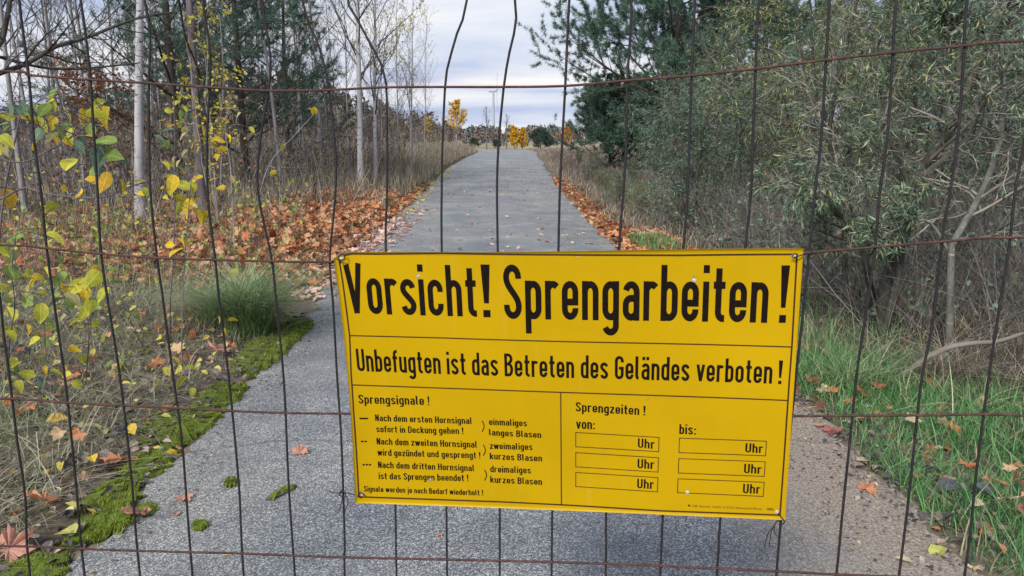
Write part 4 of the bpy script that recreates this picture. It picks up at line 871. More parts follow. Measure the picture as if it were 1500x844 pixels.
wn = shrub('crooked_willow', 'nearest willow shrub right of the sign with crooked dark stems', None, 54, 0, 3, nleaf=16000, lsize=0.062, paths=near_paths, nb=12, n2=7, n3=5, blen=0.32, lo=0.38, tw=M['pale_twig'])
bx = wn; gx = gat(1290, 5.7); bx.location = (0, 0, 0)
off = Vector((gx[0], gx[1], gx[2])); bx.location = off
for ch in bx.children: ch.location = -off
# ------------------------------------------------------------------ low growth, litter, grass
def blades(n, posf, hgt_, w, r, lean=0.6, seg=3, m=None, name='grass', flat=0.0, curl=0.8):
    x, y = posf(n); n = len(x); p = np.stack([x, y, rz(x, y) - 0.005], -1)
    a_ = r.uniform(0, 2 * PI, n); d = np.stack([np.cos(a_), np.sin(a_), np.zeros(n)], -1); h = hgt_ * r.uniform(0.4, 1.25, n); l = lean * r.uniform(0.2, 1.4, n)
    q = np.stack([-np.sin(a_), np.cos(a_), np.zeros(n)], -1) * w
    V_ = []
    for k in range(seg + 1):
        s = k / seg; c_ = p + d * (h * l * s ** (1 + curl))[:, None] + np.array([0, 0, 1]) * (h * (s - flat * s * s))[:, None]
        if k < seg: V_ += [c_ - q * (1 - s * 0.6), c_ + q * (1 - s * 0.6)]
        else: V_ += [c_]
    V_ = np.stack(V_, 1); nvp = V_.shape[1]; bs = (np.arange(n) * nvp)[:, None]
    F4 = np.concatenate([bs + np.array([[2 * k, 2 * k + 1, 2 * k + 3, 2 * k + 2]]) for k in range(seg - 1)]) if seg > 1 else None
    F3 = bs + np.array([[2 * seg - 2, 2 * seg - 1, 2 * seg]])
    fs = [F3] if F4 is None else [F4, F3]
    return V_.reshape(-1, 3), fs
def grassobj(name, label, m, parts, cat='grass'):
    b = MB()
    for V_, fs in parts:
        n0 = b.n; b.add(V_, fs[0])
        for f in fs[1:]: b.F.setdefault((f.shape[1], 0), []).append(f + n0)
    o = obj(name, b.mesh(name, m)); o['kind'] = 'stuff'; o['label'] = label; o['category'] = cat; return o
def region(r, left=True, y0=3, y1=20, d0=0.0, d1=3.0, yp=1.0, clump=0.0, dp=1.0):
    def f(n):
        y = y0 + (y1 - y0) * r.uniform(0, 1, n) ** yp; o_ = d0 + (d1 - d0) * r.uniform(0, 1, n) ** dp
        x = xl(y) - o_ if left else xr(y) + o_
        if clump:
            k = (np.sin(x * 2.3 + 1.3 * np.sin(y * 1.7)) * np.cos(y * 1.9 + 0.7 * np.sin(x * 2.9)) + 1) / 2; keep = r.uniform(0, 1, n) < (1 - clump) + clump * k; x, y = x[keep], y[keep]
        return x, y
    return f
r = np.random.default_rng(61)
grassobj('matted_grass', 'dry matted grass on the left verge', M['dry_grass'], [
    blades(34000, region(r, True, 2.2, 7.8, 0.32, 3.6, 0.9, 0.3), 0.17, 0.0015, r, 2.6, 3, flat=0.75), blades(4500, region(r, True, 2.2, 7, 0.5, 3.6, 1, 0.7), 0.24, 0.0015, r, 1.3, 4), blades(4200, region(r, True, 2.2, 8.5, 0.35, 4.2, 1, 0.5), 0.30, 0.0027, r, 2.0, 5, flat=0.6),
    blades(9000, region(r, True, 7, 16, 0.6, 6, 1, 0.5), 0.28, 0.0028, r, 0.7, 3), blades(14000, region(r, True, 15, 60, 0.2, 4, 1.3, 0.4), 0.45, 0.006, r, 0.5, 3)])
grassobj('green_verge_grass', 'green grass blades growing through the left verge', M['sedge'], [
    blades(6500, region(r, True, 2.2, 7.5, 0.34, 3.5, 0.9, 0.8), 0.14, 0.0018, r, 1.2, 3), blades(3500, region(r, True, 2.2, 4, 0.9, 2.2, 1, 0.3), 0.16, 0.002, r, 0.8, 3)])
grassobj('fresh_grass', 'fresh green grass along the right lane edge', M['green_grass'], [
    blades(21000, region(r, False, 2.4, 5.1, 0.03, 1.25, 0.9, 0.8, 0.85), 0.115, 0.0022, r, 1.1, 3), blades(6000, region(r, False, 2.4, 5.1, 0.0, 1.4, 0.9, 0.85, 0.85), 0.16, 0.0034, r, 1.2, 4), blades(2600, region(r, False, 5, 9, 0.3, 1.3, 1, 0.7), 0.24, 0.0026, r, 0.6, 3),
    blades(1200, region(r, False, 10.0, 11.5, 0.15, 0.75, 1, 0.0), 0.20, 0.004, r, 0.5, 3)])
grassobj('dry_verge_grass', 'dry pale grass under the willow shrubs', M['dry_grass'], [
    blades(9000, region(r, False, 2.6, 9, 0.75, 4.5, 0.9, 0.6), 0.20, 0.0020, r, 1.5, 3, flat=0.3), blades(5000, region(r, False, 2.5, 7, 0.06, 1.4, 1, 0.4), 0.12, 0.0017, r, 1.8, 3, flat=0.5), blades(1500, region(r, False, 3, 8, 0.5, 4.0, 1, 0.5), 0.38, 0.0032, r, 1.7, 5, flat=0.45), blades(1500, region(r, False, 4, 8, 0.8, 4, 1, 0.5), 0.5, 0.0018, r, 1.3, 4),
    blades(12000, region(r, False, 8, 22, 0.45, 5, 1, 0.4), 0.24, 0.0040, r, 0.9, 3)])
grassobj('heath_grass', 'brown heath grass beside the far lane', M['heath'], [
    blades(24000, region(r, False, 11, 75, 0.25, 9, 1.2, 0.35), 0.20, 0.011, r, 0.8, 2), blades(16000, region(r, True, 16, 80, 0.3, 9, 1.2, 0.35), 0.55, 0.011, r, 0.5, 2)])
# big sedge tussocks
def tussock(name, label, p, n, h, seed, lean=1.0, m=None):
    r_ = np.random.default_rng(seed); a_ = r_.uniform(0, 2 * PI, n); rad = 0.12 * np.sqrt(r_.uniform(0, 1, n)); cl_ = r_.integers(0, 4, n); ox = np.array([0, -0.17, 0.14, -0.02])[cl_] * (h / 0.8); oy = np.array([0, 0.06, -0.05, 0.18])[cl_] * (h / 0.8); h = h * np.array([1.0, 0.72, 0.8, 0.95])[cl_]
    V_, fs = blades(n, lambda k: (rad * np.cos(a_) + ox, rad * np.sin(a_) + oy), h, 0.0026, r_, lean, 5, flat=0.35, curl=1.0); V_[:, 0] += 0.25 * V_[:, 2]
    V_[:, 2] -= 0.0 ; z0 = float(rz(0.0, 0.0)); V_[:, 2] -= z0
    n0 = MB(); n0.add(V_, fs[0]); n0.F.setdefault((3, 0), []).append(fs[1]); o = obj(name, n0.mesh(name, m or M['sedge'])); o.location = tuple(p); o['label'] = label; o['category'] = 'tussock'; return o
q = gp(348, 492); tussock('sedge_tussock', 'large arching tuft of green sedge at the left lane edge', q, 2600, 0.80, 71, 1.15)
q = gp(300, 470); tussock('sedge_tussock', 'smaller duller tuft just left of the large green one', q, 900, 0.45, 72, 1.3, M['dry_grass'])
q = gp(1245, 575); tussock('sedge_tussock', 'low tuft of long grass at the foot of the crooked stems right of the sign', q, 380, 0.36, 73, 1.3, M['sedge'])
q = gp(1385, 560); tussock('sedge_tussock', 'long drooping dry grass tuft under the fallen branch', q, 300, 0.38, 74, 1.8, M['heath'])
# leaf litter
MAPLE = []
def maple_outline(low=False):
    tips = [(0, 1.0), (52, 0.88), (-52, 0.88), (104, 0.62), (-104, 0.62)]; out = []
    order = [(-180 + 12, 0.16), (-132, 0.46) , (-108, 0.74), (-84, 0.56), (-54, 0.92), (-27, 0.60), (0, 1.0), (27, 0.60), (54, 0.92), (84, 0.56), (108, 0.74), (132, 0.46), (168, 0.16)]
    if low: pts = order
    else:
        pts = []
        for k, (a_, rr) in enumerate(order):
            if rr > 0.6:
                pts += [(a_ - 17, rr * 0.66), (a_ - 15, rr * 0.82), (a_ - 6, rr * 0.80), (a_, rr), (a_ + 6, rr * 0.80), (a_ + 15, rr * 0.82), (a_ + 17, rr * 0.66)]
            else: pts.append((a_, rr))
    return np.array([[rr * math.cos(math.radians(a_)), rr * math.sin(math.radians(a_)), 0.0] for a_, rr in pts])
def maple_mesh(low, r_, curlz=0.18, stem=True):
    o = maple_outline(low) * 0.5; z = curlz * (np.abs(o[:, 1]) * r_.uniform(-0.4, 0.9) + np.maximum(o[:, 0], 0) * r_.uniform(-0.5, 0.8)) + r_.normal(0, curlz * 0.12, len(o)); o[:, 2] = z + 0.01
    V_ = np.vstack([[0, 0, 0.01], o]); n = len(o); F_ = [[0, 1 + k, 1 + (k + 1) % n] for k in range(n)]
    if stem:
        s0 = len(V_); V_ = np.vstack([V_, [[-0.05, 0.012, 0.012], [-0.05, -0.012, 0.012], [-0.5, -0.03, 0.03], [-0.5, -0.045, 0.03]]]); F_ += [[s0, s0 + 1, s0 + 2], [s0 + 1, s0 + 3, s0 + 2]]
    return V_, np.array(F_)
rl = np.random.default_rng(62)
MV = [maple_mesh(True, rl, 0.5) for _ in range(5)]
OVL = [(np.array(LEAF_V) - [0.5, 0, 0]) * [1, 1.15, 2.2], LEAF_F]
def litter(name, label, m, specs):
    b = MB()
    for posf, n, size, tilt, kind, lift in specs:
        x, y = posf(n); n_ = len(x); grp = rl.integers(0, 5, n_)
        for g in range(5):
            s_ = grp == g; k = s_.sum()
            if not k: continue
            p = np.stack([x[s_], y[s_], rz(x[s_], y[s_]) + lift * rl.uniform(0, 1, k) + 0.003], -1)
            nr = norm(np.stack([rl.normal(0, tilt, k), rl.normal(0, tilt, k), np.ones(k)], -1)); Mx = rmat(nr, rl.uniform(0, 2 * PI, k))
            V_, F_ = MV[g] if kind == 'maple' else OVL
            scatter(b, V_, F_, p, Mx, size * rl.uniform(0.6, 1.3, k), 0, 0.02)
    o = obj(name, b.mesh(name, m)); o['kind'] = 'stuff'; o['label'] = label; o['category'] = 'leaves'; return o
litter('leaf_litter', 'orange maple leaves carpeting the left verge', M['litter'], [
    (region(rl, True, 7.6, 21, -0.02, 6.5, 1.0, 0.25), 9500, 0.15, 0.55, 'maple', 0.10), (region(rl, True, 8.5, 18, 0.3, 2.4, 1.0, 0.2), 3000, 0.15, 0.8, 'maple', 0.30),
    (region(rl, True, 2.5, 8, 0.3, 3.8, 1.0, 0.3), 330, 0.11, 0.6, 'maple', 0.12)])
litter('rotting_litter', 'brown rotting leaves mixed into the orange carpet', M['brown_leaf'], [(region(rl, True, 7.5, 24, -0.1, 7, 1.0, 0.6), 2600, 0.13, 0.7, 'maple', 0.12), (region(rl, True, 2.4, 8, 0.3, 4, 1.0, 0.5), 260, 0.10, 0.6, 'maple', 0.06), (region(rl, False, 9.5, 22, -0.05, 0.6, 1.0, 0.3), 350, 0.13, 0.6, 'maple', 0.08)])
r = np.random.default_rng(611)
grassobj('litter_grass', 'thin green and tan blades poking through the orange leaves', M['sedge'], [blades(5200, region(r, True, 7.5, 20, 0.25, 6.5, 1, 0.85), 0.26, 0.005, r, 0.9, 3)])
litter('pinkish_litter', 'faded pinkish maple leaves drifted onto the left lane edge', M['litter_pink'], [
    (region(rl, True, 7.0, 16, -0.55, 0.4, 1.0, 0.2, 1.0), 420, 0.13, 0.25, 'maple', 0.02), (region(rl, True, 7.2, 14, -0.25, 0.5, 1.0, 0.1, 1.0), 500, 0.13, 0.35, 'maple', 0.04),
    (region(rl, True, 7, 30, -3.6, -0.3, 1.2, 0.0), 130, 0.11, 0.2, 'maple', 0.0)])
litter('right_edge_litter', 'band of orange maple leaves along the right lane edge', M['litter'], [
    (region(rl, False, 9.5, 26, -0.12, 0.35, 1.3, 0.6), 1000, 0.14, 0.4, 'maple', 0.05), (region(rl, False, 9.3, 12.5, 0.0, 0.95, 1.0, 0.0), 500, 0.15, 0.6, 'maple', 0.10),
    (region(rl, False, 2.6, 9, 0.1, 2.6, 1.0, 0.3), 110, 0.11, 0.5, 'maple', 0.05)])
litter('dark_litter', 'small dark rotting leaves beside the moss', M['litter_dark'], [
    (region(rl, True, 2.3, 6.5, 0.02, 1.1, 1.0, 0.2), 1500, 0.055, 0.4, 'oval', 0.045), (region(rl, True, 2.3, 8, 0.5, 4, 1.0, 0.3), 900, 0.06, 0.6, 'oval', 0.05),
    (region(rl, False, 2.6, 7.5, 0.0, 0.45, 1.0, 0.4), 520, 0.05, 0.5, 'oval', 0.05), (region(rl, False, 2.4, 7.5, -0.25, 0.1, 1.0, 0.4), 160, 0.03, 0.3, 'oval', 0.005)])
litter('edge_grit', 'grit and leaf crumbs along the right lane edge', M['litter_dark'], [(region(rl, False, 2.4, 8, -0.45, 0.25, 1.0, 0.5, 1), 2200, 0.016, 0.5, 'oval', 0.004), (region(rl, False, 2.4, 9, -0.1, 0.3, 1.0, 0.3, 1), 1600, 0.028, 0.6, 'oval', 0.015), (region(rl, True, 2.3, 9, -0.25, 0.1, 1.0, 0.4, 1), 500, 0.018, 0.5, 'oval', 0.004)])
litter('right_verge_leaves', 'tan and orange leaves lying on the right verge', M['litter'], [(region(rl, False, 2.3, 4.6, 0.15, 1.0, 1.0, 0.2), 60, 0.10, 0.5, 'maple', 0.10), (region(rl, False, 3.4, 7, 0.0, 0.5, 1.0, 0.2), 90, 0.085, 0.6, 'maple', 0.07)])
litter('yellow_litter', 'scattered yellow leaves on the lane edges', M['litter_yellow'], [
    (region(rl, True, 2.4, 8, 0.1, 3.2, 1.0, 0.2), 420, 0.055, 0.6, 'oval', 0.12), (region(rl, True, 14, 32, -0.3, 0.3, 1.0, 0.1), 350, 0.09, 0.3, 'oval', 0.02), (region(rl, True, 8, 40, -3.8, -0.2, 1.2, 0), 90, 0.07, 0.2, 'oval', 0.0)])
# low weeds: thin upright stems, dry twigs and small leaves in the wood
def thicket(name, label, m, n, posf, h, r0, seed, cat='undergrowth', lean=0.25, K=5, sub=3):
    r_ = np.random.default_rng(seed); x, y = posf(n); n = len(x); P = np.empty((n, K, 3)); P[:, 0] = np.stack([x, y, rz(x, y) - 0.02], -1)
    D = norm(np.stack([r_.normal(0, lean, n), r_.normal(0, lean, n), np.ones(n)], -1)); hh = h * r_.uniform(0.35, 1.3, n)
    for k in range(1, K): D = norm(D + r_.normal(0, 0.09, D.shape)); P[:, k] = P[:, k - 1] + D * (hh / (K - 1))[:, None]
    R = np.linspace(r0, r0 * 0.35, K)[None] * r_.uniform(0.6, 1.3, (n, 1))
    b = MB(); V_, Q = tubes(P, R, 3); b.add(V_, Q)
    if sub:
        B1, R1 = grow(P, R, sub, 0.3, 1, (42, 14), lambda t, L_: L_ * 0.4, 4, 0.1, 0.13, 0.6, r_, 0.5, minr=r0 * 0.35); V_, Q = tubes(B1, R1, 3); b.add(V_, Q)
    o = obj(name, b.mesh(name, m)); o['kind'] = 'stuff'; o['label'] = label; o['category'] = cat; return P, o
rt = np.random.default_rng(63)
P_, _o = thicket('undergrowth', 'tangle of thin grey stems in the wood on the left', M['twig'], 1700, region(rt, True, 12.5, 34, 1.6, 15, 1.0, 0.5), 1.9, 0.007, 64, lean=0.25, sub=4)
P2_, _o = thicket('pale_undergrowth', 'pale dry stems standing in the wood on the left', M['pale_twig'], 2400, region(rt, True, 12, 60, 0.6, 13, 1.2, 0.5), 1.15, 0.007, 65, lean=0.2, sub=2)
P3_, _o = thicket('dry_stems', 'pale dry stems and twigs under the willow shrubs', M['pale_twig'], 3000, region(rt, False, 5.5, 16, 1.1, 6, 1.0, 0.3), 0.8, 0.0032, 66, lean=0.5, sub=4)
P6_, _o = thicket('tangled_twigs', 'dark tangle of bare twigs under the crooked willow at right', M['twig'], 1500, region(rt, False, 4.6, 10, 1.0, 4.5, 1.0, 0.3), 1.15, 0.0032, 167, lean=0.7, sub=5)
P4_, _o = thicket('brown_stems', 'brown leafless stems beside the far lane', M['twig'], 2600, region(rt, False, 11, 45, 0.5, 5, 1.2, 0.5), 0.42, 0.004, 67, lean=0.25, sub=3)
P5_, _o = thicket('near_stems', 'thin stems rising from the matted grass at left', M['twig'], 420, region(rt, True, 3.0, 12, 0.7, 5.0, 1.0, 0.0), 0.9, 0.003, 68, lean=0.25, sub=3)
def sprinkle(name, label, P, n, size, m, seed, cat='leaves', shape='oval', t0=0.3):
    b = MB(); leaves(b, P, n, size, np.random.default_rng(seed), 0, t0, shape, 1.2, 0.3); o = obj(name, b.mesh(name, m)); o['kind'] = 'stuff'; o['label'] = label; o['category'] = cat
sprinkle('brown_underleaves', 'brown withered leaves hanging in the undergrowth', P_, 2500, 0.07, M['brown_leaf'], 69)
sprinkle('pale_underleaves', 'pale yellow green leaves dotted through the undergrowth', P2_, 2200, 0.06, M['yellow_small'], 70)
_evg = leafmat('evergreen_scrub', [(0, (0.04, 0.06, 0.035)), (0.6, (0.09, 0.12, 0.07)), (1, (0.26, 0.30, 0.15))], 0.6, 0.2)
sprinkle('green_underleaves', 'dull green leaves in the undergrowth on the left', P_, 6500, 0.06, _evg, 75)
sprinkle('scrub_leaves', 'dull green leaves among the dry stems at right', P3_, 14000, 0.05, M['willow'], 76)
sprinkle('weed_leaves', 'small yellow green leaves on the stems at left', P5_, 1900, 0.055, leafmat('weed_leaf', [(0, (0.12, 0.20, 0.05)), (0.5, (0.30, 0.36, 0.07)), (1, (0.55, 0.50, 0.10))], 0.5, 0.3), 77)
GB = 'bare brown bushes in the left wood'
bb = shrub('bare_bush', 'bare brown bush in the wood on the left', GB, 81, 6, 2.6, 0.02, 500, 0.05, 0.45, M['brown_leaf'], M['grey_bark'], 'oval', M['twig'], 7, 5, 4)
rb = np.random.default_rng(82); fb = True
for px, Y in [(60, 20), (130, 24), (190, 30), (250, 22), (330, 20), (400, 26), (455, 30), (500, 27), (30, 30), (110, 34), (170, 40), (290, 33), (370, 40), (430, 45), (480, 38), (540, 50), (575, 46), (610, 60), (560, 70), (-40, 24), (-90, 30), (590, 80), (625, 75), (652, 85), (240, 48), (80, 48), (330, 50)]:
    place(bb, fb, gat(px, Y), rb.uniform(0, 6.28), rb.uniform(0.8, 1.35) * (1.0 if Y < 45 else 1.15)); fb = False
ob = shrub('brown_leaved_beech', 'small beech still holding rusty brown leaves at left', None, 83, 4, 2.9, 0.03, 1900, 0.075, 0.34, M['brown_leaf'], M['grey_bark'], 'oval', M['twig'], 8, 6, 4)
place(ob, True, gat(148, 15.5), 0.5)
yb = shrub('yellow_leaved_shrub', 'tall shrub with small yellow leaves wrapped round the purple grey trunk', None, 84, 4, 3.9, 0.016, 950, 0.055, 0.08, M['yellow_small'], M['grey_bark'], 'oval', M['twig'], 7, 4, 3, droop=0.2, blen=0.16)
place(yb, True, gat(318, 12.8), 0.5)
# moss cushions along the left lane edge
def moss_patch(poly, label, nblade=5000, h=0.02, seed=1, name='moss'):
    pts = np.array([gp(*p) for p in poly])[:, :2]; c_ = pts.mean(0); r_ = np.random.default_rng(seed)
    # refine the outline, ragged
    cl = np.vstack([pts, pts[:1]]); o_ = []
    for a_, b_ in zip(cl[:-1], cl[1:]):
        for s in np.linspace(0, 1, 9)[:-1]: o_.append(a_ + (b_ - a_) * s)
    o_ = np.array(o_); o_ += r_.normal(0, min(0.022, 0.06 * np.ptp(pts, axis=0).max()), o_.shape)
    rings = [(1.0, 0.0), (0.93, 0.012), (0.8, 0.02), (0.55, 0.026), (0.25, 0.028)]; V_ = []
    for s, z in rings:
        q_ = c_ + (o_ - c_) * s; zz = rz(q_[:, 0], q_[:, 1]) + z * (h / 0.02) * (1 + 0.35 * np.sin(q_[:, 0] * 60) * np.cos(q_[:, 1] * 50)) - (0.006 if z == 0 else 0); V_.append(np.column_stack([q_, zz]))
    V_.append([[*c_, float(rz(*c_)) + 0.028 * h / 0.02]]); V_ = np.vstack(V_); n = len(o_); k = np.arange(n); kn = (k + 1) % n
    b = MB(); b.add(V_, np.concatenate([np.stack([g * n + k, g * n + kn, (g + 1) * n + kn, (g + 1) * n + k], -1) for g in range(4)])); b.F[(3, 0)] = [np.stack([4 * n + k, 4 * n + kn, np.full(n, 5 * n)], -1)]
    t_ = r_.integers(0, n, nblade); s = np.sqrt(r_.uniform(0, 1, nblade)); e = r_.uniform(0, 1, nblade)[:, None]; q_ = c_ + ((o_[t_] * (1 - e) + o_[(t_ + 1) % n] * e) - c_) * (s * 1.02)[:, None]
    V2, fs = blades(nblade, lambda m_: (q_[:, 0], q_[:, 1]), h * 0.85, 0.0024, r_, 0.9, 2)
    V2[:, 2] += 0.85 * h * np.repeat(np.interp(s, [0, .55, .8, .93, 1.0], [1.35, 1.25, 0.9, 0.5, 0.1]), 5)
    n0 = b.n; b.add(V2, fs[0]); b.F[(3, 0)].append(fs[1] + n0)
    o = obj(name, b.mesh(name, M['moss'])); o['kind'] = 'stuff'; o['label'] = label; o['category'] = 'moss'
moss_patch([(30, 900), (85, 860), (95, 815), (80, 795), (30, 812), (-30, 850)], 'moss cushion at the bottom left corner', 6000, seed=1)
moss_patch([(92, 800), (140, 790), (190, 770), (200, 742), (192, 722), (150, 728), (118, 745), (112, 775)], 'moss cushion above the pale leaf near the bottom left', 8000, 0.026, seed=2)
moss_patch([(118, 740), (165, 728), (205, 712), (215, 702), (250, 690), (243, 665), (215, 662), (190, 672), (160, 700), (140, 722)], 'long moss cushion left of the road edge', 8000, 0.022, seed=3)
moss_patch([(205, 700), (232, 692), (262, 662), (266, 648), (245, 640), (225, 660)], 'narrow mossy rim of the lane', 3500, 0.016, seed=4)
moss_patch([(210, 650), (262, 655), (290, 640), (325, 613), (322, 600), (270, 598), (225, 605), (205, 628)], 'moss cushion below the third wire', 6500, 0.026, seed=5)
moss_patch([(290, 598), (330, 597), (348, 588), (362, 572), (355, 562), (320, 562), (290, 580)], 'moss cushion just above the third wire', 4500, 0.026, seed=6)
moss_patch([(340, 548), (380, 552), (402, 535), (420, 515), (445, 492), (460, 478), (450, 466), (415, 462), (385, 480), (360, 505), (345, 525)], 'broad moss cushion below the sedge tuft', 9000, 0.03, seed=7)
moss_patch([(197, 757), (215, 762), (230, 752), (225, 742), (205, 744)], 'small moss clump on the asphalt', 900, 0.018, seed=8)
moss_patch([(329, 716), (338, 720), (348, 714), (346, 706), (334, 706)], 'tiny moss clump between two wires', 500, 0.016, seed=9)
moss_patch([(392, 738), (402, 737), (432, 722), (434, 716), (420, 718), (400, 730)], 'thin strip of moss in a crack', 600, 0.012, seed=10)
moss_patch([(282, 780), (295, 783), (306, 776), (300, 769), (284, 770)], 'tiny moss clump under a fallen leaf', 450, 0.016, seed=11)
moss_patch([(500, 372), (475, 395), (468, 372), (480, 355)], 'mossy lane edge beside the leaves', 10, 0.01, seed=12) if False else None
# ------------------------------------------------------------------ single fallen leaves
mm, t, b = None, None, None
def single(name, c_, vein=True, spot=(0.2, 0.1, 0.05)):
    m, t, b = mat(name, 0.6, 0.3); tcn = nn(t, 'ShaderNodeTexCoord').outputs['Object']
    n1 = noise(t, 3.5, 4, 0.6, tcn); n2 = noise(t, 16, 3, 0.6, tcn)
    lo = tuple(x * 0.75 for x in c_); hi = tuple(min(1, x * 1.2) for x in c_)
    cc = mix(t, rampn(t, n1, [(0.35, lo), (0.65, hi)]), spot, rampn(t, n2, [(0.66, (0, 0, 0)), (0.76, (0.7, 0.7, 0.7))])); t.links.new(cc, b.inputs['Base Color'])
    tr = nn(t, 'ShaderNodeBsdfTranslucent'); t.links.new(cc, tr.inputs['Color']); ms = nn(t, 'ShaderNodeMixShader'); ms.inputs[0].default_value = 0.2
    t.links.new(b.outputs[0], ms.inputs[1]); t.links.new(tr.outputs[0], ms.inputs[2]); t.links.new(ms.outputs[0], t.nodes['Material Output'].inputs['Surface']); bump(t, b, n2, 0.3, 0.05)
    return m
SM = {'pink': single('pinkish_leaf', (0.52, 0.27, 0.20)), 'orange': single('orange_leaf', (0.52, 0.23, 0.11)), 'red': single('red_leaf', (0.34, 0.13, 0.11)), 'yellow': single('yellow_leaf', (0.66, 0.46, 0.06)),
      'green': single('yellow_green_leaf', (0.50, 0.50, 0.13)), 'pale': single('pale_leaf', (0.55, 0.46, 0.30)), 'grey': single('grey_brown_leaf', (0.30, 0.24, 0.21)), 'purple': single('purple_grey_leaf', (0.12, 0.11, 0.14))}
MH = [meshdata('maple_leaf', *(lambda a_: (a_[0], [a_[1]]))(maple_mesh(False, rl, 0.35)), [SM['pink']]) for _ in range(4)]
OH = [meshdata('oval_leaf', (np.array(LEAF_V) - [0.5, 0, 0]) * [1, 1.3, rl.uniform(1, 3)], [LEAF_F], [SM['pink']]) for _ in range(3)]
_mc = {}
def fallen(px, py, size, colr, kind, label, rot=None, tilt=0.12, dz=0.004, group=None, grown=1.0):
    p = gp(px, py); k = (px * 7 + py) % (4 if kind == 'maple' else 3); me = (MH if kind == 'maple' else OH)[k]; key = (kind, k, colr)
    if key not in _mc:
        m2 = me.copy(); m2.materials.clear(); m2.materials.append(SM[colr]); _mc[key] = m2
    z = float(rz(p[0], p[1])); s = size / F * (p[1] * CP + (CAMH - z) * SP) * (1.05 if kind == 'maple' else 1.0)
    o = bpy.data.objects.new('fallen_maple_leaf' if kind == 'maple' else 'fallen_leaf', _mc[key]); col.objects.link(o)
    rg = np.random.default_rng(px * 1000 + py); o.location = (p[0], p[1], z + dz + 0.06 * s); s *= grown; o.scale = (s,) * 3; o.rotation_euler = (rg.normal(0, tilt) + (0.35 if grown > 1 else 0), rg.normal(0, tilt), rg.uniform(0, 6.28) if rot is None else rot)
    o['label'] = label; o['category'] = 'leaf'
    if group: o['group'] = group
